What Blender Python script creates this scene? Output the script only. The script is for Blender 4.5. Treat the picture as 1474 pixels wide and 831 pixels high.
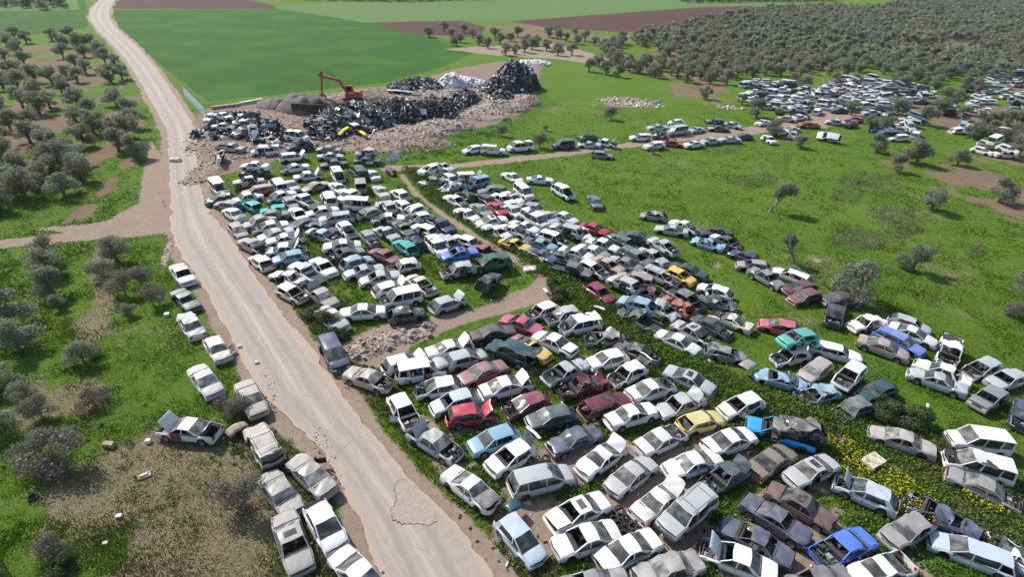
import bpy, bmesh, math, random
import numpy as np
from mathutils import Vector, Matrix
for o in list(bpy.data.objects): bpy.data.objects.remove(o)
SC = bpy.context.scene
COL = SC.collection
random.seed(7); RNG = np.random.default_rng(11)
# ---------------------------------------------------------------- camera, sky, sun, exposure
CAM_H, PITCH, LENS = 32.3, math.radians(31.0), 20.0; ROLL = math.radians(-2.5)
F = LENS/36*1474.0
cd = bpy.data.cameras.new('camera'); cam = bpy.data.objects.new('camera', cd); COL.objects.link(cam)
cam.location = (0, 0, CAM_H); cam.rotation_euler = (Matrix.Rotation(math.pi/2-PITCH, 3, 'X') @ Matrix.Rotation(-ROLL, 3, 'Z')).to_euler()
cd.lens = LENS; cd.sensor_width = 36; cd.clip_start = .5; cd.clip_end = 6000
SC.camera = cam
SUN_EL, SUN_AZ = math.radians(44), math.atan2(.60, -.80)   # direction (in the ground plane) from which the sun shines
w = bpy.data.worlds.new('World'); SC.world = w; w.use_nodes = True
nt = w.node_tree; nt.nodes.clear()
out = nt.nodes.new('ShaderNodeOutputWorld'); bg = nt.nodes.new('ShaderNodeBackground'); sk = nt.nodes.new('ShaderNodeTexSky')
sk.sky_type = 'NISHITA'; sk.sun_disc = False; sk.sun_elevation = SUN_EL
sk.sun_rotation = math.pi/2-SUN_AZ
sk.air_density = 1.0; sk.dust_density = 1.5; sk.ozone_density = 1.0
bg.inputs[1].default_value = .14
nt.links.new(sk.outputs[0], bg.inputs[0]); nt.links.new(bg.outputs[0], out.inputs[0])
sd = bpy.data.lights.new('sun', 'SUN'); sun = bpy.data.objects.new('sun', sd); COL.objects.link(sun)
sd.energy = 4.4; sd.angle = math.radians(.53); sd.color = (1, .95, .87)
sdir = Vector((math.cos(SUN_AZ)*math.cos(SUN_EL), math.sin(SUN_AZ)*math.cos(SUN_EL), math.sin(SUN_EL)))
sun.rotation_euler = sdir.to_track_quat('Z', 'Y').to_euler(); sun.location = (0, 60, 60)
SC.view_settings.view_transform = 'Standard'; SC.view_settings.look = 'None'; SC.view_settings.gamma = 1
SC.view_settings.exposure = .36
SC.cycles.transparent_max_bounces = 8; SC.cycles.max_bounces = 6

# ---------------------------------------------------------------- helpers
SP, CP = math.sin(PITCH), math.cos(PITCH); SR, CR = math.sin(ROLL), math.cos(ROLL)
def P(x, y, z=0.0):
    """the place in the world that photo pixel (x, y) shows on the level z"""
    u, v = (x-737)/F, (y-415.5)/F; u, v = u*CR-v*SR, u*SR+v*CR
    dy, dz = CP - v*SP, -SP - v*CP
    t = (z-CAM_H)/dz
    return Vector((u*t, dy*t, z))
def pxm(y):
    """photo pixels per metre on the ground at row y"""
    return CP*(y-415.5+F*math.tan(PITCH))/CAM_H
def link(name, data, parent=None, loc=None, rot=None):
    o = bpy.data.objects.new(name, data); COL.objects.link(o)
    if parent is not None: o.parent = parent
    if loc is not None: o.location = loc
    if rot is not None: o.rotation_euler = rot
    return o
def tag(o, label=None, cat=None, group=None, kind=None):
    if label: o['label'] = label
    if cat: o['category'] = cat
    if group: o['group'] = group
    if kind: o['kind'] = kind
    return o
class MB:
    def __init__(s): s.v = []; s.f = []; s.m = []
    def vert(s, p): s.v.append(tuple(p)); return len(s.v)-1
    def face(s, idx, m=0): s.f.append(tuple(idx)); s.m.append(m)
    def quad(s, a, b, c, d, m=0):
        n = len(s.v); s.v += [tuple(a), tuple(b), tuple(c), tuple(d)]; s.f.append((n, n+1, n+2, n+3)); s.m.append(m)
    def box(s, x0, x1, y0, y1, z0, z1, m=0, tx=0, ty=0):
        n = len(s.v)
        s.v += [(x0,y0,z0),(x1,y0,z0),(x1,y1,z0),(x0,y1,z0),(x0+tx,y0+ty,z1),(x1-tx,y0+ty,z1),(x1-tx,y1-ty,z1),(x0+tx,y1-ty,z1)]
        for q in ((0,3,2,1),(4,5,6,7),(0,1,5,4),(1,2,6,5),(2,3,7,6),(3,0,4,7)): s.face([n+i for i in q], m)
    def grid(s, rows, m=0, flip=False):
        n = len(s.v); nc = len(rows[0])
        for r in rows: s.v += [tuple(p) for p in r]
        for i in range(len(rows)-1):
            for j in range(nc-1):
                a, b, c, d = n+i*nc+j, n+i*nc+j+1, n+(i+1)*nc+j+1, n+(i+1)*nc+j
                s.face((d, c, b, a) if flip else (a, b, c, d), m)
    def bar(s, p, q, w, h=None, m=0):
        p, q = Vector(p), Vector(q); h = h or w; d = (q-p)
        if d.length < 1e-6: return
        d.normalize(); up = Vector((0,0,1)) if abs(d.z) < .9 else Vector((0,1,0))
        a = d.cross(up).normalized()*w/2; b = a.cross(d).normalized()*h/2; n = len(s.v)
        for c in (p, q): s.v += [tuple(c-a-b), tuple(c+a-b), tuple(c+a+b), tuple(c-a+b)]
        for f in ((0,3,2,1),(4,5,6,7),(0,1,5,4),(1,2,6,5),(2,3,7,6),(3,0,4,7)): s.face([n+i for i in f], m)
    def tube(s, pts, rad, seg=8, m=0, cap=True):
        rings = []
        for i, p in enumerate(pts):
            p = Vector(p); d = Vector(pts[min(i+1, len(pts)-1)])-Vector(pts[max(i-1, 0)]); d.normalize()
            up = Vector((0,0,1)) if abs(d.z) < .9 else Vector((1,0,0))
            a = d.cross(up).normalized(); b = a.cross(d).normalized(); r = rad[i]
            rings.append([s.vert(p+a*r*math.cos(t*2*math.pi/seg)+b*r*math.sin(t*2*math.pi/seg)) for t in range(seg)])
        for i in range(len(rings)-1):
            for j in range(seg): s.face((rings[i][j], rings[i][(j+1)%seg], rings[i+1][(j+1)%seg], rings[i+1][j]), m)
        if cap: s.face(rings[0][::-1], m); s.face(rings[-1], m)
    def mesh(s, name, mats, smooth=None):
        me = bpy.data.meshes.new(name); me.from_pydata(s.v, [], s.f)
        for mt in mats: me.materials.append(mt)
        if len(mats) > 1: me.polygons.foreach_set('material_index', s.m)
        if smooth:
            me.polygons.foreach_set('use_smooth', [True]*len(me.polygons)); me.set_sharp_from_angle(angle=math.radians(smooth))
        me.update(); return me
def np_mesh(name, verts, faces, mats, mi=None, smooth=False):
    """verts (n,3), faces (m,k) as one mesh"""
    me = bpy.data.meshes.new(name); n, (m, k) = len(verts), faces.shape
    me.vertices.add(n); me.vertices.foreach_set('co', np.ascontiguousarray(verts, dtype=np.float32).ravel())
    me.loops.add(m*k); me.loops.foreach_set('vertex_index', faces.astype(np.int32).ravel())
    me.polygons.add(m); me.polygons.foreach_set('loop_start', np.arange(0, m*k, k, dtype=np.int32))
    for mt in mats: me.materials.append(mt)
    if mi is not None: me.polygons.foreach_set('material_index', mi.astype(np.int32))
    if smooth: me.polygons.foreach_set('use_smooth', np.ones(m, dtype=bool))
    me.update(calc_edges=True); return me
def lattice(ix, iy, seed):
    h = (ix.astype(np.int64)*374761393 + iy.astype(np.int64)*668265263 + seed*974711) & 0xffffffff
    h = ((h ^ (h >> 13))*1274126177) & 0xffffffff
    return ((h ^ (h >> 16)) & 0xffff)/65535.0
def vnoise(x, y, seed=0):
    ix, iy = np.floor(x), np.floor(y); fx, fy = x-ix, y-iy; fx = fx*fx*(3-2*fx); fy = fy*fy*(3-2*fy)
    a, b = lattice(ix, iy, seed), lattice(ix+1, iy, seed); c, d = lattice(ix, iy+1, seed), lattice(ix+1, iy+1, seed)
    return (a*(1-fx)+b*fx)*(1-fy)+(c*(1-fx)+d*fx)*fy
def fbm(x, y, s, seed=0, o=4):
    r, a, t = 0, 1.0, 0
    for k in range(o): r = r+a*vnoise(x/s+k*17.3, y/s-k*9.1, seed+k); t += a; a *= .5; s *= .5
    return r/t
# ---------------------------------------------------------------- material helper
def mat(name):
    m = bpy.data.materials.new(name); m.use_nodes = True; m.node_tree.nodes.clear(); return m
class N:
    """small node-graph writer"""
    def __init__(s, m): s.t = m.node_tree
    def n(s, typ, **kw):
        nd = s.t.nodes.new('ShaderNode'+typ); ins = kw.pop('i', {})
        for k, v in kw.items(): setattr(nd, k, v)
        for k, v in ins.items():
            sock = nd.inputs[k]
            if hasattr(v, 'bl_idname') and 'Socket' in v.bl_idname: s.t.links.new(v, sock)
            elif isinstance(v, (tuple, list)) and len(v) == 3 and sock.type == 'RGBA': sock.default_value = (*v, 1)
            else: sock.default_value = v
        return nd
    def noise(s, scale, detail=4, vec=None, rough=.55):
        i = {'Scale': scale, 'Detail': detail, 'Roughness': rough}
        if vec is not None: i['Vector'] = vec
        return s.n('TexNoise', i=i).outputs['Fac']
    def ramp(s, fac, a, b, lo=0.0, hi=1.0):
        return s.n('MapRange', interpolation_type='SMOOTHSTEP', i={0: fac, 1: a, 2: b, 3: lo, 4: hi}).outputs[0]
    def mix(s, f, a, b, mode='MIX'):
        nd = s.t.nodes.new('ShaderNodeMix'); nd.data_type = 'RGBA'; nd.blend_type = mode
        for sock, v in ((nd.inputs[0], f), (nd.inputs[6], a), (nd.inputs[7], b)):
            if hasattr(v, 'bl_idname'): s.t.links.new(v, sock)
            elif isinstance(v, (tuple, list)): sock.default_value = (*v[:3], 1)
            else: sock.default_value = v
        return nd.outputs[2]
    def math(s, op, a, b=0.0):
        return s.n('Math', operation=op, i={0: a, 1: b}).outputs[0]
    def out(s, col, rough=.8, metal=0.0, bump=None, bs=.3, bd=.05, extra=None):
        i = {'Base Color': col, 'Roughness': rough, 'Metallic': metal}
        if extra: i.update(extra)
        if bump is not None: i['Normal'] = s.n('Bump', i={'Strength': bs, 'Distance': bd, 'Height': bump}).outputs[0]
        b = s.n('BsdfPrincipled', i=i); o = s.n('OutputMaterial', i={0: b.outputs[0]}); return b
def simple(name, col, rough=.7, metal=0.0, var=.25, scale=3.0, bump=.2):
    m = mat(name); g = N(m); co = g.n('TexCoord').outputs['Object']
    f = g.noise(scale, 5, co); c = g.mix(g.ramp(f, .3, .7), tuple(x*(1-var) for x in col), tuple(min(1, x*(1+var)) for x in col))
    g.out(c, rough, metal, bump=f, bs=bump, bd=.03); return m
# ---------------------------------------------------------------- the ground: what lies where (outlines read off the photo, unprojected to metres)
def poly(s): 
    a = [float(t) for t in s.replace(',', ' ').split()]
    return np.array([P(a[i], a[i+1]).to_tuple()[:2] for i in range(0, len(a), 2)])
def inside(pts, pg):
    x, y = pts[:, 0], pts[:, 1]; r = np.zeros(len(pts), bool); d = np.full(len(pts), 1e9)
    for i in range(len(pg)):
        (x0, y0), (x1, y1) = pg[i], pg[(i+1) % len(pg)]
        c = ((y0 > y) != (y1 > y)) & (x < (x1-x0)*(y-y0)/((y1-y0) if y1 != y0 else 1e-9)+x0); r ^= c
        L2 = (x1-x0)**2+(y1-y0)**2+1e-9; t = np.clip(((x-x0)*(x1-x0)+(y-y0)*(y1-y0))/L2, 0, 1)
        d = np.minimum(d, np.hypot(x-x0-t*(x1-x0), y-y0-t*(y1-y0)))
    return np.where(r, d, -d)      # + inside, - outside, metres
def line_d(pts, pl):
    x, y = pts[:, 0], pts[:, 1]; d = np.full(len(pts), 1e9)
    for i in range(len(pl)-1):
        (x0, y0), (x1, y1) = pl[i], pl[i+1]
        L2 = (x1-x0)**2+(y1-y0)**2+1e-9; t = np.clip(((x-x0)*(x1-x0)+(y-y0)*(y1-y0))/L2, 0, 1)
        d = np.minimum(d, np.hypot(x-x0-t*(x1-x0), y-y0-t*(y1-y0)))
    return d
ROAD_EDGES = [(920,592,765),(831,545,712),(760,520,662),(700,495,600),(650,462,558),(600,410,517),(560,374,486),(500,340,446),(430,303,390),(360,257,343),(330,247,322),(300,247,299),(270,245,288),(240,243,284),
              (215,242,282),(190,240,281),(165,228,270),(145,217,256),(120,203,240),(90,184,218),(60,158,190),(42,140,169),(25,129,158),(12,132,158),(0,143,165),(-15,156,172),(-30,160,172)]
PATH_LINE = [P(x, y).to_tuple()[:2] for x, y in ((578,252),(600,280),(640,312),(690,343),(735,368),(770,392),(795,412))]
HEDGE = [P(x, y).to_tuple()[:2] for x, y in ((592,240),(618,268),(655,298),(700,330),(735,356),(770,378),(815,412),(860,440),(900,470),(955,500),(1010,540),(1080,572),(1150,590),(1215,615))]
ROAD_L = [P(l, y).to_tuple()[:2] for y, l, r in ROAD_EDGES]; ROAD_R = [P(r, y).to_tuple()[:2] for y, l, r in ROAD_EDGES]
ROAD_POLY = np.array(ROAD_L+ROAD_R[::-1])
DIRT = [poly('235 305 150 325 100 336 0 345 -60 350 -60 366 0 358 60 350 130 345 200 340 238 335 290 345'),           # side track
        poly('215 200 235 230 240 320 235 335 120 336 60 330 150 318 200 290 208 240'),
        poly('470 500 540 470 600 458 700 440 760 415 785 398 800 412 790 430 720 452 640 478 590 500 560 530 530 530 495 520'),
        poly('545 238 640 236 720 228 800 219 880 209 960 195 1040 188 1100 178 1180 168 1250 150 1255 160 1190 182 1110 190 1050 198 960 204 880 216 800 226 700 238 640 244 550 246'),
        poly('1140 170 1190 158 1260 160 1230 178 1160 186'),
         poly('640 70 700 66 800 62 900 90 880 96 800 84 700 78')]
MARGIN = [poly('1280 550 1420 640 1474 680 1474 672 1420 628 1300 545')]
SOIL = [poly('-80 70 150 62 200 110 215 180 205 260 150 318 60 328 -80 335'), poly('1240 200 1330 205 1474 215 1560 240 1560 330 1474 330 1400 300 1330 260 1250 235'),
        poly('940 115 1060 118 1060 150 1000 155 960 135'), poly('850 30 1600 10 1600 190 1474 200 1250 190 1060 125 900 105 760 70 640 55 540 42')]
DRY = [poly('-40 900 -20 760 60 700 130 650 230 600 330 615 400 680 420 760 400 860 400 900'), poly('150 395 180 400 170 480 120 500 90 470'),
       poly('130 350 165 350 160 420 125 410'), poly('60 560 140 545 180 580 130 610 60 600'), poly('10 560 60 540 60 620 10 620')]
PLOUGH = [poly('165 -6 330 -6 395 7 400 13 165 12 158 4'), poly('520 32 660 29 700 38 690 52 560 50'), poly('735 30 1000 10 1180 5 1180 12 1120 20 900 46 790 40'), poly('-80 60 0 62 0 80 -80 90')]
FIELD = [poly('160 14 400 13 535 32 690 72 640 95 560 118 400 136 300 146 262 120 215 80 170 42'), poly('-80 -2 120 -4 135 24 125 40 60 48 -80 60')]
FARF = [poly('395 8 600 -2 900 -8 1180 5 1000 10 735 30 660 29 520 32'), poly('1080 6 1290 6 1290 14 1090 14'), poly('-80 -8 110 -8 115 14 -80 16')]
RUBBLE = [poly('283 165 310 150 420 140 520 128 600 118 650 100 720 88 790 86 775 110 775 150 740 168 700 182 660 190 600 208 560 214 500 214 450 206 420 225 300 260 286 250 282 200'),
          poly('500 505 560 478 600 462 560 490 530 528 505 520'), poly('860 142 900 138 950 148 930 156 870 152')]
LUSH = [poly('575 240 610 250 660 290 720 345 790 385 850 430 900 465 960 500 1040 560 1140 600 1240 640 1340 700 1474 790 1474 831 1420 790 1330 740 1220 690 1130 640 1020 585 940 545 880 510 830 480 800 435 780 400 700 350 640 310 590 280'),
        poly('560 205 700 165 780 120 800 150 740 190 660 215 600 232'), poly('1130 560 1260 570 1474 690 1474 760 1330 680 1180 620'), poly('430 470 440 420 500 450 470 500')]
YELLOW = [poly('1178 632 1215 634 1245 665 1238 690 1200 680'), poly('1220 672 1260 664 1315 695 1330 740 1290 740 1235 705'), poly('1262 712 1300 730 1290 750'), poly('1355 685 1400 700 1440 730 1400 725'), poly('440 335 480 340 480 370 440 365')]
MUD = poly('720 650 900 620 1080 640 1200 720 1260 780 1200 900 700 900 700 760')
LOTS = [poly('540 560 600 520 800 440 1000 540 1200 610 1474 780 1474 900 760 900'), poly('300 250 560 240 640 320 780 420 560 480 480 480 420 430')]
BARE = [P(1035,382), P(1175,375), P(975,400), P(1065,455), P(1290,515), P(1330,690), P(900,640), P(1000,640), P(560,300)]
def ground_weights(pts):
    x, y = pts[:, 0], pts[:, 1]
    n1 = (fbm(x, y, 6, 3)-.5); n2 = (fbm(x, y, 1.6, 21)-.5)
    wob = n1*3.0+n2*1.2
    sm = lambda d, a, b: np.clip((d-a)/(b-a), 0, 1)
    mx = lambda L, a, b, k=1.0: np.max([sm(inside(pts, pg)+wob*k, a, b) for pg in L], axis=0)
    road = inside(pts, ROAD_POLY)
    shoulder = sm(road+wob*.35+1.0, -.5, .35)
    right = np.where((y < 60) & (x > -5), 1, .4)
    dirt = np.maximum(shoulder, mx(DIRT, -.5, .4, .4))
    dirt = np.maximum(dirt, .55*sm(inside(pts, DIRT[1])+1+wob, -2, 3)*sm(fbm(x, y, 3, 66), .3, .6))
    for b in BARE: dirt = np.maximum(dirt, .8*sm(1.2+wob-np.hypot(x-b.x, (y-b.y)*.8), 0, 1.5))
    soil = np.max([sm(inside(pts, SOIL[0])+wob*2, -1, 3)*sm(fbm(x, y, 11, 77)+.16*np.sin((x+.25*y)*.9), .40, .56),
                   sm(inside(pts, SOIL[1])+wob*2.5, 0, 4)*.95*sm(fbm(x, y, 7, 15), .34, .58), sm(inside(pts, SOIL[2])+wob, -1, 3)*.9*sm(fbm(x, y, 5, 19), .34, .56), sm(inside(pts, SOIL[3]), -1, 4)*sm(fbm(x, y, 16, 5), .42, .6)], axis=0)
    dry = np.maximum(mx(DRY[:1], -1.5, 2, 1.2)*sm(fbm(x, y, 5, 91), .30, .50), .8*mx(DRY[1:], -.8, 1.2, 1.0))
    dry = np.maximum(dry, .38*sm(fbm(x, y, 9, 44), .60, .74)*(y > 40))
    strip = sm(1.7+wob-np.abs(inside(pts, ROAD_POLY)+2.5), 0, 1.2)*(x > -22)*(y < 95)     # weeds between road and cars
    dry = np.maximum(dry, .6*strip)
    plough = np.max([sm(inside(pts, pg), -.3, .5) for pg in PLOUGH], axis=0)
    field = np.max([sm(inside(pts, pg)+n1*1.5, -.5, 1) for pg in FIELD], axis=0)
    far = np.max([sm(inside(pts, pg), -.5, 1) for pg in FARF], axis=0)
    dirt = np.maximum(dirt, sm(1.0+wob*.4-line_d(pts, PATH_LINE), 0, .8))
    dirt = np.maximum(dirt, .8*sm(inside(pts, MUD)+wob, -1, 2)*sm(fbm(x, y, 2.6, 33), .38, .5))
    dirt = np.maximum(dirt, .65*sm(inside(pts, LOTS[0]), -1, 1)*sm(fbm(x, y, 2.2, 37), .52, .64))
    hedge = sm(2.3+wob*.4-line_d(pts, HEDGE), 0, 1.2)
    rub = mx(RUBBLE, -.8, 1.2, .7)
    lush = np.maximum(mx(LUSH, -1.5, 1.5, .6), hedge)
    lot = np.max([sm(inside(pts, pg), -1, 1) for pg in LOTS], axis=0)
    yel = mx(YELLOW, -.8, .8, .8)*sm(fbm(x, y, .8, 5), .34, .5)
    return dict(road=road, dirt=dirt, soil=soil, dry=dry, plough=plough, field=field, far=far, rub=rub, lush=lush, yel=yel, strip=strip, hedge=hedge, lot=lot)
# ---- ground sheet: fan-shaped grid, fine near, reaching the horizon
def build_ground():
    NR, NC = 540, 420
    r = np.concatenate([np.geomspace(12, 900, NR-30), np.geomspace(930, 5500, 30)]); a = np.radians(np.linspace(-56, 56, NC))
    R, A = np.meshgrid(r, a, indexing='ij'); X = (R*np.sin(A)).ravel(); Y = (R*np.cos(A)).ravel()
    pts = np.stack([X, Y], 1); W = ground_weights(pts)
    flat = np.clip(1-np.maximum.reduce([W['field'], W['far'], W['plough']]), 0, 1)*np.clip(-W['road']/1.0, 0, 1)
    Z = ((fbm(X, Y, 3.0, 8)-.55)*.16+(fbm(X, Y, .7, 31)-.5)*.06)*flat*(np.hypot(X, Y) < 300)
    Z -= .02+.03*np.clip((W['road']+.6)/.6, 0, 1)           # sinks under the road sheet
    Z += W['rub']*((fbm(X, Y, 2.2, 61)-.35)*.5)*flat+.02*W['plough']*np.sin(X*4)
    idx = np.arange(NR*NC).reshape(NR, NC); f = np.stack([idx[:-1, :-1], idx[:-1, 1:], idx[1:, 1:], idx[1:, :-1]], -1).reshape(-1, 4)[:, ::-1]
    me = np_mesh('ground', np.stack([X, Y, Z], 1), f, [ground_mat()], smooth=True)
    for nm, ks in (('wa', ('dirt', 'soil', 'dry', 'plough')), ('wb', ('field', 'far', 'rub', 'lush'))):
        at = me.attributes.new(nm, 'FLOAT_COLOR', 'POINT'); at.data.foreach_set('color', np.stack([W[k] for k in ks], 1).astype(np.float32).ravel())
    tag(link('ground', me), kind='structure')
    b = MB(); b.quad((-6000, -6000, -1.2), (6000, -6000, -1.2), (6000, 6000, -1.2), (-6000, 6000, -1.2))
    tag(link('terrain', b.mesh('terrain', [simple('terrain_earth', (.08, .10, .04), .95)])), kind='structure')
def ground_mat():
    m = mat('ground'); g = N(m); co = g.n('NewGeometry').outputs['Position']
    sa = g.n('SeparateColor', i={0: g.n('Attribute', attribute_name='wa').outputs['Color']}); sb = g.n('SeparateColor', i={0: g.n('Attribute', attribute_name='wb').outputs['Color']})
    pl = g.n('Attribute', attribute_name='wa').outputs['Alpha']; lu = g.n('Attribute', attribute_name='wb').outputs['Alpha']
    dirt, soil, dry = sa.outputs; field, far, rub = sb.outputs
    n0 = g.noise(.06, 5, co); n1 = g.noise(.35, 6, co, .62); n2 = g.noise(2.2, 6, co, .65); n3 = g.noise(9, 5, co, .7); n4 = g.noise(30, 3, co, .7)
    grass = g.mix(g.ramp(n2, .3, .7), (.058, .125, .010), (.118, .215, .020))
    grass = g.mix(g.ramp(n0, .35, .65), grass, g.mix(g.ramp(n3, .3, .7), (.075, .15, .012), (.15, .23, .028)))
    grass = g.mix(g.ramp(n1, .55, .75, 0, .6), grass, (.13, .16, .035))
    grass = g.mix(g.ramp(n4, .35, .75, 0, .5), grass, (.02, .05, .006))
    def edge(w, lo=.25, hi=.6, amt=.55):      # a ragged edge instead of a soft one
        return g.ramp(g.math('ADD', w, g.math('MULTIPLY', g.math('SUBTRACT', g.math('ADD', g.math('MULTIPLY', n3, .45), g.math('ADD', g.math('MULTIPLY', n2, .45), g.math('MULTIPLY', n1, .5))), .70), amt*1.7)), lo, hi)
    c = g.mix(edge(lu, .3, .9, .8), grass, g.mix(g.ramp(n3, .3, .7), (.040, .095, .010), (.085, .18, .018)))
    c = g.mix(g.math('MULTIPLY', edge(dry, .25, .75, 1.0), .85), c, g.mix(g.ramp(n3, .3, .72), (.15, .11, .07), (.32, .255, .175)))
    c = g.mix(edge(soil, .35, .8, .95), c, g.mix(g.ramp(n1, .3, .7), g.mix(g.ramp(n3, .3, .7), (.115, .07, .05), (.24, .155, .115)), g.mix(g.ramp(n2, .3, .7), (.17, .115, .075), (.22, .18, .10))))
    c = g.mix(edge(pl, .3, .7, .2), c, g.mix(g.ramp(n2, .3, .7), (.065, .032, .03), (.115, .062, .055)))
    crop = g.mix(g.ramp(n1, .25, .75), (.022, .088, .008), (.038, .118, .013)); wave = g.n('TexWave', wave_type='BANDS', bands_direction='X', i={'Vector': co, 'Scale': .9, 'Distortion': 1.5, 'Detail': 2}).outputs['Fac']
    crop = g.mix(g.ramp(n2, .4, .8, 0, .25), crop, (.024, .075, .009)); crop = g.mix(g.ramp(wave, .3, .9, 0, .16), crop, (.02, .05, .01)); crop = g.mix(g.ramp(n0, .42, .68, 0, .55), crop, (.065, .155, .02)); crop = g.mix(g.ramp(n1, .55, .75, 0, .45), crop, (.022, .075, .012)); tl = g.n('TexWave', wave_type='BANDS', bands_direction='DIAGONAL', i={'Vector': co, 'Scale': .045, 'Distortion': .6, 'Detail': 2}).outputs['Fac']; crop = g.mix(g.ramp(tl, .90, .99, 0, .10), crop, (.10, .15, .03))
    c = g.mix(edge(field, .3, .7, .4), c, crop)
    c = g.mix(edge(far, .3, .7, .2), c, g.mix(g.ramp(n1, .3, .7), (.085, .15, .045), (.12, .20, .06)))
    c = g.mix(edge(dirt, .3, .75, .75), c, g.mix(g.ramp(n2, .3, .72), (.27, .20, .15), g.mix(g.ramp(n1, .35, .7), (.31, .235, .18), g.mix(g.ramp(n3, .3, .75), (.33, .265, .205), (.40, .33, .265)))))
    c = g.mix(edge(rub, .3, .7, .8), c, g.mix(g.ramp(n3, .3, .7), (.16, .10, .075), g.mix(g.ramp(n1, .35, .6), (.36, .26, .20), (.30, .24, .21))))
    h = g.math('ADD', g.math('MULTIPLY', n3, .6), g.math('ADD', n4, n2))
    g.out(c, .95, bump=h, bs=.7, bd=.12, extra={'Specular IOR Level': .15}); return m
def asphalt_mat():
    m = mat('worn_asphalt'); g = N(m); co = g.n('NewGeometry').outputs['Position']
    ed = g.n('Attribute', attribute_name='edge').outputs['Fac']
    n1 = g.noise(.25, 5, co); n2 = g.noise(1.5, 6, co, .65); n3 = g.noise(14, 4, co, .7)
    mp = g.n('Mapping', vector_type='TEXTURE', i={0: co, 2: (0, 0, math.radians(38)), 3: (.35, 14, 1)}).outputs[0]; st = g.noise(1.0, 4, mp, .6)
    c = g.mix(g.ramp(n2, .3, .7), (.275, .24, .205), (.325, .285, .25)); c = g.mix(g.ramp(st, .42, .62, 0, .55), c, (.385, .325, .27)); c = g.mix(g.ramp(n1, .5, .75, 0, .5), c, (.26, .24, .235))
    la = g.n('Attribute', attribute_name='lane').outputs['Fac']; lw = g.math('ADD', la, g.math('MULTIPLY', g.math('SUBTRACT', g.noise(.4, 3, co), .5), .10))
    for pos, tone in ((.30, (.225, .19, .165)), (.66, (.225, .19, .165)), (.48, (.43, .375, .33))): c = g.mix(g.math('MULTIPLY', g.ramp(g.math('ABSOLUTE', g.math('SUBTRACT', lw, pos)), .015, .075, 1, 0), g.ramp(st, .35, .6, .15, .6)), c, tone)
    c = g.mix(g.ramp(n3, .45, .8, 0, .35), c, (.20, .16, .14))
    vo = g.n('TexVoronoi', feature='DISTANCE_TO_EDGE', i={'Vector': g.mix(.12, co, g.n('TexNoise', i={'Vector': co, 'Scale': 1.2, 'Detail': 5}).outputs['Color'], 'ADD'), 'Scale': .33}).outputs['Distance']
    crack = g.math('MULTIPLY', g.ramp(vo, 0.0, .012, 1, 0), g.ramp(g.noise(.13, 3, co), .50, .62))
    c = g.mix(g.math('MULTIPLY', crack, .55), c, (.11, .09, .08))
    e = g.ramp(g.math('ADD', ed, g.math('MULTIPLY', g.math('SUBTRACT', n2, .5), 1.0)), .15, .75)
    c = g.mix(e, g.mix(g.ramp(n3, .3, .7), (.30, .22, .165), (.44, .35, .28)), c)
    g.out(c, .9, bump=g.math('ADD', n3, g.math('MULTIPLY', crack, -1)), bs=.35, bd=.03); return m
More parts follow.
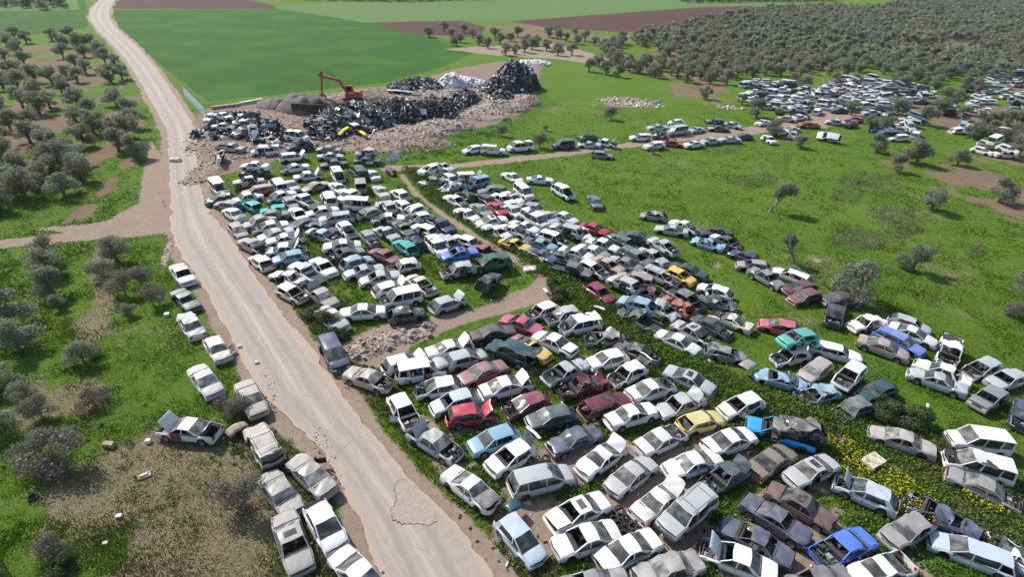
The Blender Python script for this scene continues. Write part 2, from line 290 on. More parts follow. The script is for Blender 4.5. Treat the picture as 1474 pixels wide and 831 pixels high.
def build_road():
    C = 21; V = []; E = []; S_ = []; rows = 0
    L = np.array(ROAD_L); R = np.array(ROAD_R)
    from math import floor
    t = np.linspace(0, len(L)-1, 700)
    for tt in t:
        i = min(int(tt), len(L)-2); f = tt-i
        g4 = lambda A: (lambda p0, p1, p2, p3: .5*((2*p1)+(-p0+p2)*f+(2*p0-5*p1+4*p2-p3)*f*f+(-p0+3*p1-3*p2+p3)*f**3))(A[max(i-1, 0)], A[i], A[i+1], A[min(i+2, len(A)-1)])
        l, r = g4(L), g4(R); rows += 1
        for k in range(C): s = k/(C-1); S_.append(s); V.append(l*(1-s)+r*s); E.append(min(1, min(s, 1-s)*7))
    V = np.array(V); E = np.array(E)
    # ragged outer edge
    off = (fbm(V[:, 0], V[:, 1], 1.4, 55)-.5)*.9; m = E < .01; V[m, 0] += off[m]
    z = .012+(fbm(V[:, 0], V[:, 1], 4, 12)-.5)*.03*E
    idx = np.arange(rows*C).reshape(rows, C); f = np.stack([idx[:-1, :-1], idx[:-1, 1:], idx[1:, 1:], idx[1:, :-1]], -1).reshape(-1, 4)
    me = np_mesh('road', np.column_stack([V, z]), f, [asphalt_mat()], smooth=True)
    at = me.attributes.new('edge', 'FLOAT', 'POINT'); at.data.foreach_set('value', E.astype(np.float32))
    at = me.attributes.new('lane', 'FLOAT', 'POINT'); at.data.foreach_set('value', np.array(S_, dtype=np.float32))
    road = tag(link('road', me), kind='structure')
    # broken patches: lower rough ground showing in the asphalt, with a dark broken edge
    def patch(s, nm, mt, lip, z0):
        a = [float(q) for q in s.split()]; pg = [P(a[i], a[i+1]) for i in range(0, len(a), 2)]; b = MB()
        pts = []
        for i in range(len(pg)):
            p, q = pg[i], pg[(i+1) % len(pg)]
            for k in range(5):
                v = p.lerp(q, k/5); j = .09; pts.append(Vector((v.x+random.uniform(-j, j), v.y+random.uniform(-j, j), 0)))
        ids = [b.vert((p.x, p.y, z0)) for p in pts]; b.face(ids, 0)
        c = sum(pts, Vector())/len(pts)
        for i in range(len(pts)):
            p, q = pts[i], pts[(i+1) % len(pts)]
            if lip and p.x < c.x-.1 and abs(p.y-c.y) < 2.4: 
                wv = random.uniform(.03, .09)*lip; pi, qi = p+(c-p).normalized()*wv, q+(c-q).normalized()*wv
                b.quad((p.x, p.y, z0+.006), (q.x, q.y, z0+.006), (qi.x, qi.y, z0+.004), (pi.x, pi.y, z0+.004), 1)
        tag(link(nm, b.mesh(nm, [mt, simple('broken_edge', (.14, .11, .09), .95)]), road))
    rough = simple('exposed_roadbase', (.31, .262, .222), .95, var=.12, scale=3.5, bump=.6)
    patch('582 690 572 694 567 702 569 712 571 720 565 730 561 740 565 751 580 755 600 756 618 757 628 752 622 735 612 716 600 700', 'broken_patch', rough, 1, .045)
# ---------------------------------------------------------------- grass, weeds, flowers (nobody could count them: stuff)
def px_samples(n, x0, x1, y0, y1):
    x = RNG.uniform(x0, x1, n); y = RNG.uniform(y0, y1, n)
    u, v = (x-737)/F, (y-415.5)/F; u, v = u*CR-v*SR, u*SR+v*CR; t = CAM_H/(SP+v*CP)
    return np.stack([u*t, (CP-v*SP)*t], 1)
def blades(name, pts, h, wd, lean, k, mats, zoff=-.03, mi=None):
    """k leaning triangles at every point"""
    n = len(pts)*k; b = np.repeat(np.column_stack([pts, np.full(len(pts), zoff)]), k, 0); hh = np.repeat(h, k)*RNG.uniform(.6, 1.15, n); ww = np.repeat(wd, k)*RNG.uniform(.6, 1.2, n)
    a = RNG.uniform(0, 2*np.pi, n); d = RNG.uniform(0, 2*np.pi, n); l = RNG.uniform(.2, 1, n)*lean*hh
    b[:, 0] += np.cos(d)*ww*1.2; b[:, 1] += np.sin(d)*ww*1.2
    s = np.stack([np.cos(a)*ww/2, np.sin(a)*ww/2, np.zeros(n)], 1)
    tip = b+np.stack([np.cos(d)*l, np.sin(d)*l, hh], 1)
    V = np.empty((n, 3, 3)); V[:, 0] = b-s; V[:, 1] = b+s; V[:, 2] = tip
    f = np.arange(n*3).reshape(n, 3)
    return np_mesh(name, V.reshape(-1, 3), f, mats, None if mi is None else np.repeat(mi, k))
def leafball(pts, rad, k, leaf, flat=.7, zc=.35):
    """k leaf triangles in the upper shell of a clump at every point; returns verts and faces"""
    n = len(pts)*k; c = np.repeat(np.column_stack([pts, rad*zc]) if pts.shape[1] == 2 else pts, k, 0); r = np.repeat(rad, k)
    d = RNG.normal(size=(n, 3)); d /= np.linalg.norm(d, axis=1)[:, None]; d[:, 2] = np.abs(d[:, 2])*1.0-.25
    p = c+d*(r*RNG.uniform(.45, 1.0, n))[:, None]*np.array([1, 1, flat])
    return leaves(p, d, leaf*RNG.uniform(.6, 1.3, n))
def leaves(p, d, s):
    n = len(p); a = RNG.normal(size=(n, 3)); t = np.cross(d+.6*a, RNG.normal(size=(n, 3))); t /= np.linalg.norm(t, axis=1)[:, None]+1e-9
    u = np.cross(t, d+.5*RNG.normal(size=(n, 3))); u /= np.linalg.norm(u, axis=1)[:, None]+1e-9
    V = np.empty((n, 3, 3)); V[:, 0] = p-t*s[:, None]*.5; V[:, 1] = p+t*s[:, None]*.5; V[:, 2] = p+u*s[:, None]*.9
    return V.reshape(-1, 3), np.arange(n*3).reshape(n, 3)
def green_mat(name, a, b, c=None, scale=.5, rough=.75):
    m = mat(name); g = N(m); co = g.n('NewGeometry').outputs['Position']
    n1 = g.noise(scale, 4, co); n2 = g.noise(scale*9, 3, co); col = g.mix(g.ramp(n2, .3, .7), a, b)
    if c: col = g.mix(g.ramp(n1, .4, .65), col, c)
    p = g.n('BsdfPrincipled', i={'Base Color': col, 'Roughness': rough, 'Specular IOR Level': .2}); t = g.n('BsdfTranslucent', i={'Color': g.mix(.5, col, (.10, .14, .01))})
    s = g.n('MixShader', i={0: .25, 1: p.outputs[0], 2: t.outputs[0]}); g.n('OutputMaterial', i={0: s.outputs[0]}); return m
def build_grass():
    M = [green_mat('grass_blades', (.065, .14, .010), (.13, .24, .02), (.14, .21, .025), .25), green_mat('dry_stalks', (.16, .12, .06), (.30, .24, .14), None, 1), green_mat('lush_blades', (.045, .115, .010), (.09, .19, .02), (.10, .17, .025), .4)]
    pts = px_samples(330000, -60, 1540, 150, 880); W = ground_weights(pts); x, y = pts[:, 0], pts[:, 1]
    bad = np.maximum.reduce([W['dirt'], W['plough'], W['rub'], W['field'], W['far'], W['soil']*.9]); r = RNG.uniform(size=len(pts))
    keep = (bad < .35+.3*r) & (W['road'] < -.7) & (r > .55*np.clip(W['dry'], 0, 1)-.1)
    pts = pts[keep]; W = {k: v[keep] for k, v in W.items()}
    tall = np.clip(fbm(pts[:, 0], pts[:, 1], 2.2, 17)-.35, 0, .5)*2
    h = (.07+.16*tall+.26*W['lush']*tall+.16*W['strip'])*RNG.uniform(.6, 1.3, len(pts)); sc = np.clip(np.hypot(pts[:, 0], pts[:, 1])/45, 1, 2.0)
    mi = np.where(RNG.uniform(size=len(pts)) < np.clip(W['dry']*.8, .05, 1)+.30*W['strip'], 1, np.where(W['lush'] > .5, 2, 0))
    tag(link('grass', blades('grass', pts, h*np.sqrt(sc), .055*sc*(1+tall), .9, 2, M, mi=mi)), 'short spring grass covering the open ground between the wrecks', 'grass', kind='stuff')
    # leafy weeds: mounds along the ditch, beside the road and between the rows
    pts = px_samples(100000, -60, 1540, 200, 880); W = ground_weights(pts)
    n = fbm(pts[:, 0], pts[:, 1], 3.5, 71)
    pr = np.clip(W['lush']*1.2*np.clip((n-.36)*6, 0, 1)+W['strip']*.8*np.clip((n-.34)*6, 0, 1)+W['lot']*.38*np.clip((n-.42)*6, 0, 1)+.03*(n > .55)+W['hedge'], 0, 1)*(W['dirt'] < .5)*(W['road'] < -1.2)*(W['field'] < .3)*(W['rub'] < .4)*(W['soil'] < .8)
    KP = RNG.uniform(size=len(pts)) < pr; pts = pts[KP]; n = fbm(pts[:, 0], pts[:, 1], 3.5, 71); rad = RNG.uniform(.16, .34, len(pts))*(.5+1.1*np.clip((n-.35)*3, 0, 1)+.5*W['lush'][KP]*(n > .40)+.9*W['hedge'][KP])
    V, f = leafball(pts, rad, 15, .15)
    mi = np.repeat(np.where(fbm(pts[:, 0], pts[:, 1], 2.5, 81)+RNG.normal(0, .06, len(pts))+.2*W['strip'][KP] < .52, 0, np.where(RNG.uniform(size=len(pts)) < .6-.35*W['strip'][KP], 1, 2)), 15)
    WM = [green_mat('weed_leaves', (.055, .125, .012), (.115, .22, .024), None, .5), green_mat('pale_weed_leaves', (.075, .12, .020), (.14, .19, .045), None, .5), green_mat('olive_weed_leaves', (.09, .10, .03), (.17, .16, .06), None, .8)]
    hp = []
    for i in range(len(HEDGE)-1):
        p, q = np.array(HEDGE[i]), np.array(HEDGE[i+1]); nn = int(np.hypot(*(q-p))*14); t = RNG.uniform(size=nn); d = (q-p)/np.hypot(*(q-p)); o = RNG.normal(0, .85, nn)
        hp.append(p+(q-p)*t[:, None]+np.stack([-d[1]*o, d[0]*o], 1))
    hp = np.vstack(hp); hp = hp[fbm(hp[:, 0], hp[:, 1], 2.4, 63) > .40]
    V3, f3 = leafball(hp, RNG.uniform(.4, .85, len(hp)), 22, .2, flat=1.0, zc=.5); V = np.vstack([V, V3]); f = np.vstack([f, f3+len(V)-len(V3)]); mi = np.concatenate([mi, np.repeat(np.where(RNG.uniform(size=len(hp)) < .75, 0, 1), 22)])
    tag(link('weeds', np_mesh('weeds', V, f, WM, mi)), 'leafy weeds growing in mounds between the wrecks and beside the road', 'weeds', kind='stuff')
    pts = px_samples(170000, 400, 1474, 330, 770); W = ground_weights(pts); k = (W['yel'] > .2) & (RNG.uniform(size=len(pts)) < .42); pts = pts[k]
    b = np.column_stack([pts, RNG.uniform(.3, .62, len(pts))]); d = np.tile([0, 0, 1.0], (len(pts), 1)); V, f = leaves(b, d, RNG.uniform(.07, .15, len(pts)))
    V2, f2 = leafball(pts[::2], np.full(len(pts[::2]), .33), 6, .15)
    me = np_mesh('mustard_flowers', np.vstack([V, V2]), np.vstack([f, f2+len(V)]), [green_mat('mustard_yellow', (.48, .40, .02), (.62, .52, .03), None, 2), green_mat('mustard_leaf', (.06, .12, .012), (.12, .19, .02))], np.concatenate([np.zeros(len(f)), np.ones(len(f2))]))
    tag(link('mustard_flowers', me), 'patches of yellow mustard in flower among the green weeds', 'flowers', kind='stuff')
    # dry greyish brush patches in the pasture on the right
    pg = [poly('1260 300 1315 295 1320 335 1290 350 1255 340'), poly('1195 330 1260 330 1285 355 1230 362 1190 345'), poly('1225 245 1300 255 1305 280 1240 278 1200 262'), poly('1000 212 1060 205 1065 222 1010 226'), poly('1390 360 1412 355 1415 370 1395 372'), poly('1040 262 1100 250 1130 258 1090 272'), poly('1205 268 1240 275 1235 290 1205 290')]
    pts = px_samples(60000, 980, 1430, 195, 380); d = np.max([inside(pts, p) for p in pg], axis=0)+(fbm(pts[:, 0], pts[:, 1], 2, 9)-.5)*3
    pts = pts[(d > 0) & (RNG.uniform(size=len(pts)) < .35)]
    tag(link('dry_brush', blades('dry_brush', pts, RNG.uniform(.25, .7, len(pts)), np.full(len(pts), .06), .7, 3, [green_mat('dry_brush_stems', (.15, .12, .10), (.27, .22, .19), None, 1)])), 'greyish pink dry brush standing in the green pasture', 'brush', kind='stuff')
# ---------------------------------------------------------------- olive trees and bushes
OLIVE = None
def tree_meshes(seed, nleaf, leaf, h=4.1, r=2.5, bare=False, lean=(0, 0), trunk_r=.26, low=.08):
    rs = np.random.default_rng(seed); rd = random.Random(seed)
    b = MB(); fork = Vector((lean[0]*.4, lean[1]*.4, h*.26)); pts = [(0, 0, -.15), (rd.uniform(-.1, .1)+lean[0]*.1, rd.uniform(-.1, .1), h*.10), tuple(fork)]
    b.tube(pts, [trunk_r*1.35, trunk_r, trunk_r*.8], 7)
    lobes = []; nl = rd.randint(8, 12)
    for i in range(nl):
        a = i*2*math.pi/nl+rd.uniform(-.4, .4); rr = r*rd.uniform(.30, .78); zz = h*rd.uniform(low+.16, .80)
        if i >= nl-3: rr *= .35; zz = h*rd.uniform(.72, .88)
        c = Vector((lean[0]+math.cos(a)*rr, lean[1]+math.sin(a)*rr, zz)); lobes.append((c, r*rd.uniform(.24, .50)))
        if i % (1 if nleaf > 1000 or bare else 3) == 0:
            mid = fork.lerp(c, .5)+Vector((rd.uniform(-.2, .2), rd.uniform(-.2, .2), -.1)); b.tube([tuple(fork-Vector((0, 0, .15))), tuple(mid), tuple(c)], [trunk_r*.5, trunk_r*.3, trunk_r*.1], 5, cap=False)
            if bare:
                for k in range(9):
                    e = c+Vector((rd.gauss(0, .5), rd.gauss(0, .5), rd.gauss(.25, .4)))*r*.45; b.tube([tuple(mid.lerp(c, rd.uniform(.2, 1))), tuple(e)], [trunk_r*.12, trunk_r*.03], 3, cap=False)
    trunk = b
    per = rs.choice(nl, nleaf, p=np.array([l[1]**2 for l in lobes])/sum(l[1]**2 for l in lobes))
    C = np.array([l[0] for l in lobes])[per]; Rr = np.array([l[1] for l in lobes])[per]
    d = rs.normal(size=(nleaf, 3)); d /= np.linalg.norm(d, axis=1)[:, None]
    p = C+d*(Rr*rs.uniform(.35, 1.12, nleaf)**.7)[:, None]*np.array([1, 1, .82]); p[:, 2] = np.maximum(p[:, 2], h*low*.6)
    V, f = leaves(p, d, leaf*rs.uniform(.55, 1.3, nleaf))
    return trunk, V, f
def olive_mat(name, a, b, c):
    m = mat(name); g = N(m); co = g.n('TexCoord').outputs['Object']; rnd = g.n('ObjectInfo').outputs['Random']
    n1 = g.noise(.9, 3, co); n2 = g.noise(7, 2, co); col = g.mix(g.ramp(n2, .3, .7), a, b); col = g.mix(g.ramp(n1, .45, .65, 0, .8), col, c)
    col = g.mix(g.ramp(rnd, 0, 1, 0, .35), col, (.105, .125, .06))
    p = g.n('BsdfPrincipled', i={'Base Color': col, 'Roughness': .6, 'Specular IOR Level': .35}); t = g.n('BsdfTranslucent', i={'Color': col})
    s = g.n('MixShader', i={0: .45, 1: p.outputs[0], 2: t.outputs[0]}); g.n('OutputMaterial', i={0: s.outputs[0]}); return m
TREES = {}
def setup_trees():
    leafm = olive_mat('olive_leaves', (.19, .205, .14), (.32, .335, .24), (.27, .285, .205)); bark = simple('olive_bark', (.13, .10, .075), .95, scale=6, bump=.6)
    sparse = olive_mat('sparse_leaves', (.15, .14, .11), (.26, .24, .195), (.20, .18, .15)); green = olive_mat('fresh_leaves', (.04, .075, .02), (.09, .13, .04), (.06, .09, .03))
    grey = simple('bare_wood', (.24, .20, .17), .95, scale=6)
    def add(key, n, leaf, mt, bk, **kw):
        tr, V, f = tree_meshes(hash(str(key)) % 1 + sum(map(ord, str(key)))*7, n, leaf, **kw)
        TREES[key] = (tr.mesh('trunk', [bk], 60), np_mesh('crown', V, f, [mt]) if n else None, V, f)
    for i in range(5):
        add(('hi', i), 4200, .20, leafm, bark); add(('mid', i), 1500, .33, leafm, bark); add(('lo', i), 300, .75, leafm, bark, h=4.0+.2*i)
    for i in range(2): add(('bush', i), 3800, .17, leafm, bark, h=3.0, r=2.0, low=.02, trunk_r=.12)
    for i in range(3): add(('sparse', i), 2600, .15, sparse, grey, h=2.8, r=2.0, low=.05, trunk_r=.10, bare=True)
    add(('lean', 0), 3600, .18, sparse, grey, h=4.4, r=2.0, lean=(1.2, 0), trunk_r=.2, bare=True, low=.45)
    add(('dead', 0), 900, .2, sparse, grey, h=3.9, r=.9, lean=(-1.2, 0), trunk_r=.17, bare=True, low=.5)
    add(('weedbush', 0), 3000, .17, green, bark, h=1.5, r=1.9, low=0, trunk_r=.06)
    add(('purple', 0), 2200, .10, olive_mat('twigs', (.10, .075, .07), (.20, .155, .14), (.15, .11, .10)), grey, h=1.3, r=1.4, low=0, trunk_r=.05, bare=True)
def tree(key, pos, s, rz, label, cat='tree', group=None, name='olive_tree', sz=1):
    tr, cr, _, _ = TREES[key]; r = link(name, None, None, (pos[0], pos[1], 0), (0, 0, rz)); r.scale = (s, s, s*sz)
    r.empty_display_size = .3; tag(r, label, cat, group); link('trunk', tr, r)
    if cr: link('crown', cr, r)
    return r
# ---------------------------------------------------------------- cars
PAINT = dict(white=(.70,.705,.70), cream=(.62,.57,.47), silver=(.40,.42,.43), grey=(.20,.205,.21), charcoal=(.055,.058,.065), black=(.018,.018,.022), navy=(.028,.042,.10), blue=(.03,.14,.58),
  skyblue=(.02,.30,.68), lightblue=(.20,.36,.47), paleblue=(.42,.50,.56), teal=(.02,.36,.31), darkteal=(.022,.065,.075), green=(.02,.12,.07), red=(.40,.025,.045), maroon=(.115,.014,.025), burgundy=(.20,.02,.045),
  pink=(.42,.05,.11), yellow=(.68,.46,.04), lemon=(.66,.58,.16), beige=(.40,.34,.27), brown=(.15,.10,.085), mauve=(.27,.245,.245), olive=(.20,.18,.13), rust=(.35,.09,.05), orange=(.5,.12,.02), champagne=(.33,.26,.23))
WORD = dict(cream='cream', navy='dark blue', skyblue='bright sky blue', lightblue='light blue', paleblue='pale blue', darkteal='dark green', lemon='pale yellow', burgundy='dark red', pink='crimson', mauve='dusty grey brown', champagne='pinkish beige', olive='olive grey', rust='rusty red')
def paint_mat(name, col):
    m = mat('paint_'+name); g = N(m); co = g.n('TexCoord').outputs['Object']; dirt = g.n('Attribute', attribute_type='OBJECT', attribute_name='dirt').outputs['Fac']
    rnd = g.n('ObjectInfo').outputs['Random']; nz = g.n('SeparateXYZ', i={0: g.n('NewGeometry').outputs['Normal']}).outputs[2]; oz = g.n('SeparateXYZ', i={0: g.n('NewGeometry').outputs['Position']}).outputs[2]
    wv = g.n('Mapping', i={0: g.n('NewGeometry').outputs['Position'], 1: (0, 0, 0)}).outputs[0]
    n1 = g.noise(1.3, 5, wv, .6); n2 = g.noise(9, 5, wv, .65); n3 = g.noise(40, 2, wv)
    c = g.mix(g.ramp(n1, .35, .7, 0, .25), col, tuple(min(1, .82*x+.03) for x in col))
    up = g.ramp(nz, .1, .9); d = g.math('MULTIPLY', g.math('ADD', g.math('MULTIPLY', up, .85), .15), g.math('MULTIPLY', dirt, g.ramp(n1, .25, .75, .7, 1.15)))
    c = g.mix(d, c, g.mix(g.ramp(n1, .3, .7), (.31, .28, .25), (.42, .395, .365)))
    low = g.math('MULTIPLY', g.ramp(oz, .50, .12), g.ramp(n2, .3, .6, .3, .85)); c = g.mix(low, c, (.17, .13, .10))
    rust = g.math('MULTIPLY', g.ramp(n1, .60, .72), g.ramp(n2, .55, .66)); c = g.mix(g.math('MULTIPLY', rust, .75), c, (.16, .07, .035))
    g.out(c, g.math('ADD', .30, g.math('MULTIPLY', g.math('MAXIMUM', d, low), .6)), 0, bump=g.math('ADD', n1, g.math('MULTIPLY', n3, .05)), bs=.12, bd=.06, extra={'Coat Weight': .15, 'Coat Roughness': .2}); return m
MATS = {}
def setup_car_mats():
    for k, c in PAINT.items(): MATS[k] = paint_mat(k, c)
    M = MATS
    M['plastic'] = simple('dark_plastic', (.045, .045, .047), .75, scale=8); M['tyre'] = simple('tyre_rubber', (.028, .026, .025), .9, scale=10); M['rim'] = simple('wheel_rim', (.30, .29, .28), .5, .6, scale=12)
    M['inside'] = simple('cabin_trim', (.045, .043, .045), .9, scale=5, var=.5); M['seat'] = simple('seat_cloth', (.10, .10, .11), .95, scale=6, var=.4); M['under'] = simple('underbody', (.03, .026, .024), .95, scale=6)
    M['engine'] = simple('engine_metal', (.11, .10, .095), .6, .5, var=.6, scale=14); M['alloy'] = simple('bare_alloy', (.42, .41, .40), .5, .5, var=.4, scale=9)
    M['lamp'] = simple('headlamp_glass', (.55, .56, .56), .15, 0, scale=20); M['tail'] = simple('tail_lamp_red', (.32, .02, .015), .25, scale=20); M['plate'] = simple('yellow_plate', (.65, .46, .04), .5, scale=20)
    g = N(mat('dusty_glass')); m = g.t; co = g.n('NewGeometry').outputs['Position']; n = g.noise(1.6, 4, co, .5); dirt = g.n('Attribute', attribute_type='OBJECT', attribute_name='dirt').outputs['Fac']
    nz = g.n('SeparateXYZ', i={0: g.n('NewGeometry').outputs['Normal']}).outputs[2]; up = g.ramp(nz, .0, .6, .10, 1.0)
    p = g.n('BsdfPrincipled', i={'Base Color': (.018, .026, .026), 'Roughness': .09, 'Specular IOR Level': .9}); ds = g.n('BsdfDiffuse', i={'Color': g.mix(g.ramp(n, .3, .7), (.17, .175, .165), (.32, .32, .30))})
    tr = g.n('BsdfTransparent', i={'Color': (.55, .62, .6)}); a = g.n('MixShader', i={0: .35, 1: p.outputs[0], 2: tr.outputs[0]})
    f = g.math('MULTIPLY', up, g.math('ADD', g.ramp(n, .35, .75, .04, .28), g.math('MULTIPLY', dirt, g.ramp(n, .3, .7, .6, 1.2))))
    s = g.n('MixShader', i={0: f, 1: a.outputs[0], 2: ds.outputs[0]}); g.n('OutputMaterial', i={0: s.outputs[0]}); MATS['glass'] = bpy.data.materials['dusty_glass']
KIND = dict( # L W H hood windscreen-run deck rear-run belt clearance
  s=(4.40,1.70,1.40,1.10,.72,.92,.70,.90,.24), k=(4.35,1.66,1.39,1.22,.52,.98,.50,.88,.26), c=(4.30,1.70,1.32,1.18,.75,.70,.85,.86,.22), h=(3.85,1.65,1.42,.92,.75,.10,.48,.90,.24), H=(3.75,1.60,1.40,1.02,.55,.08,.42,.88,.24),
  e=(4.50,1.70,1.45,1.12,.70,.08,.40,.90,.24), v=(4.15,1.74,1.82,.78,.62,.03,.14,1.02,.27), b=(4.80,1.84,1.92,.62,.80,.03,.14,1.06,.28), u=(4.45,1.80,1.76,1.10,.50,.05,.24,1.05,.38), p=(4.95,1.74,1.58,1.15,.60,1.95,.12,.92,.32), m=(4.55,1.78,1.68,.82,.95,.05,.30,1.0,.26))
KWORD = dict(s='sedan', k='boxy old sedan', c='coupe', h='hatchback', H='boxy hatchback', e='estate car', v='small van', b='minibus', u='off-road car', p='pickup truck', m='people carrier')
KNAME = dict(s='sedan_car', k='sedan_car', c='coupe_car', h='hatchback_car', H='hatchback_car', e='estate_car', v='small_van', b='minibus', u='off_road_car', p='pickup_truck', m='people_carrier')
KCAT = dict(v='van', b='minibus', p='pickup truck')
def car_parts(T, fl, seed=0, crush=0.0):
    """every part of a vehicle of type T as (name, mesh, parent name, hinge, paintslot)"""
    L, W, H, hl, wr, tl, rr, zb, cl = KIND[T]; boxy = T in 'kHup'; vr = random.Random(seed*7+1)
    if seed and not crush: hl *= vr.uniform(.9, 1.1); wr *= vr.uniform(.85, 1.2); rr *= vr.uniform(.8, 1.25); H += vr.uniform(-.04, .05); zb += vr.uniform(-.03, .03); W += vr.uniform(-.05, .05); tl *= vr.uniform(.85, 1.15); crush = (0, .16, .26, .36, .08, .2)[seed % 6]
    xF, xR = L/2, -L/2; xA = xF-hl; xq0 = xA-wr; xC = xR+tl; xq1 = xC+rr; wf, wb = xF-.80, xR+.82; wr_ = .31 if T != 'u' else .37; ar = wr_+.07
    yq = W/2*(.78 if not boxy else .84); 
    if T in 'vb': yq = W/2*.88
    cabrear = xC
    if T == 'p': xC = xR+tl; cabrear = xC; xq1 = xC+.1
    two = T in 'cp'
    dF = min(xA+.02, wf-ar-.04); 
    if T in 'vb': dF = min(xA+.12, wf-ar-.03)
    xB = (dF+(wb+ar))/2+.12 if not two else max(dF-1.25, (cabrear+.12 if T == 'p' else wb+ar-.15)); dR = None if two else max(wb+ar-.12, cabrear+.15)
    R = random.Random(seed)
    cr = crush
    def D(p):   # crumpling of a wreck
        if not cr: return p
        x, y, z = p; s = seed*1.7
        n = math.sin(x*3.1+s)*math.cos(y*3.7+s*2)+.6*math.sin(x*7+y*6+s)
        e = max(0, (x-xF+1.6)/1.6)**1.2
        z2 = z-cr*(.16*n*(z > .5))*min(1, z)-cr*.25*max(0, z-.9)*(1+math.sin(x*2+s))
        return (x-cr*e*.45*(.6+.5*n), y+cr*.10*n, z2+cr*e*.12*n)
    st = {xR, xR+.1, xR+.3, xF-.3, xF-.1, xF, xA, xC}
    for c in (wf, wb):
        for a in (-1, -.92, -.7, -.38, 0, .38, .7, .92, 1): st.add(c+ar*a)
    st |= {dF, xB+.013, xB-.013}
    if dR: st |= {dR}
    xs = sorted(st); keep = [xs[0]]
    for x in xs[1:]:
        if x-keep[-1] > .02: keep.append(x)
    xs = keep
    def hw(x):
        t = abs(x)/(L/2); return W/2*(1-(.10 if not boxy else .06)*t**4)
    def deck(x):
        if x >= xA: t = (x-xA)/hl; return zb+.03-.0*t-(.17 if not boxy else .07)*t**1.6-(.07*max(0, (x-xF+.1)/.1))
        if x <= xC:
            if tl < .2: return zb+.0
            t = (xC-x)/max(tl, .1); return zb+.06-.05*t*t-(.06*max(0, (xR+.1-x)/.1))
        return zb+.01
    def ring(x, sgn):
        w = hw(x); z0 = cl+(.06 if x in (xs[0], xs[-1]) else 0)
        for c in (wf, wb):
            if abs(x-c) <= ar+1e-6: z0 = max(z0, .30+math.sqrt(max(0, ar*ar-(x-c)**2)))
        zd = deck(x); zs = zd-.055; z1 = max(z0+.09, cl+.12); zm = max((z1+zs)/2+.03, z1+.02)
        bul = 0
        pts = [(w-.06, z0), (w-.005, min(z1, zs-.06)), (w+.012, min(zm, zs-.03)), (w-.03, zs), (w-.10, zd)]
        o = []
        for y, z in pts:
            f = max(0, (abs(x)-(L/2-.32))/.32); xx = x+math.copysign(.07*(1-(y/(W/2))**2)*f, x)
            o.append(D((xx, sgn*y, z)))
        return o
    P_ = {}
    def mb(n): return P_.setdefault(n, MB())
    hinge = {}; body = mb('body')
    def region(x0, x1):
        m = (x0+x1)/2
        if dF-1e-3 > m > xB: return 'door'
        if dR and xB > m > dR: return 'rear_door'
        return 'body'
    for sgn in (1, -1):
        for i in range(len(xs)-1):
            if abs(xs[i+1]-xs[i]) < .03: continue
            a, b = ring(xs[i], sgn), ring(xs[i+1], sgn); rg = region(xs[i], xs[i+1])
            for k in range(4):
                if k == 3 and xC < (xs[i]+xs[i+1])/2 < xA: pass
                n = 'body' if (k == 0 or rg == 'body') else (rg+('_l' if sgn > 0 else '_r'))
                q = (a[k], b[k], b[k+1], a[k+1]) if sgn < 0 else (a[k+1], b[k+1], b[k], a[k])
                mb(n).quad(*q)
                if n != 'body':     # inner skin
                    q2 = [(p[0], p[1]-sgn*.07, p[2]) for p in q][::-1]; mb(n).quad(*q2, m=1)
    for n in list(P_):
        if n.startswith('door') or n.startswith('rear_door'):
            b = P_[n]; s = 1 if n.endswith('l') else -1; hx = dF if n.startswith('door') else xB
            # slim window frame closes the door's top
            zz = zb+.012; yy = (W/2-.07)*s; x0 = xB if n.startswith('door') else dR
            b.quad((x0, yy+.05*s, zz-.03), (hx, yy+.05*s, zz-.03), (hx, yy-.06*s, zz), (x0, yy-.06*s, zz), 1)
            hinge[n] = (hx, s*(W/2-.02), 0)
    # decks
    def deckgrid(n, xa, xb_, ny=6, lift=.03, inset=0.0):
        rows = []; g = [x for x in xs if xa-1e-6 <= x <= xb_+1e-6]
        g = sorted(set([xa, xb_]+[x for x in g])); g2 = [g[0]]
        for x in g[1:]:
            if x-g2[-1] > .09 or x == g[-1]: g2.append(x)
        for x in g2:
            y0 = hw(x)-.10-inset; zd = deck(x); row = []
            for j in range(ny+1):
                y = -y0+2*y0*j/ny; f = max(0, (abs(x)-(L/2-.32))/.32); xx = x+math.copysign(.07*(1-(y/(W/2))**2)*f, x)
                crease = .012*(abs(abs(j-ny/2)-1) < .1) if not boxy else 0
                row.append(D((xx, y, zd+lift*(1-(y/y0)**2)+crease)))
            rows.append(row)
        mb(n).grid(rows, 0, flip=True)
    deckgrid('hood', xA+.05, xF-.04, inset=.018)
    if T == 'p':
        b = mb('body'); x0, x1, y0 = xR+.06, xC-.08, W/2-.14
        b.quad((x0, -y0, .62), (x1, -y0, .62), (x1, y0, .62), (x0, y0, .62), 2)
        for s in (1, -1): b.quad((x0, s*y0, .62), (x1, s*y0, .62), (x1, s*y0, zb+.05), (x0, s*y0, zb+.05), 0); b.quad((x0, s*y0, zb+.05), (x1, s*y0, zb+.05), (x1, s*(W/2-.08), zb+.05), (x0, s*(W/2-.08), zb+.05), 0)
        b.quad((x1, -y0, .62), (x1, y0, .62), (x1, y0, zb+.05), (x1, -y0, zb+.05), 0)
    elif tl > .2: deckgrid('trunk_lid', xR+.05, xC-.02, inset=.018)
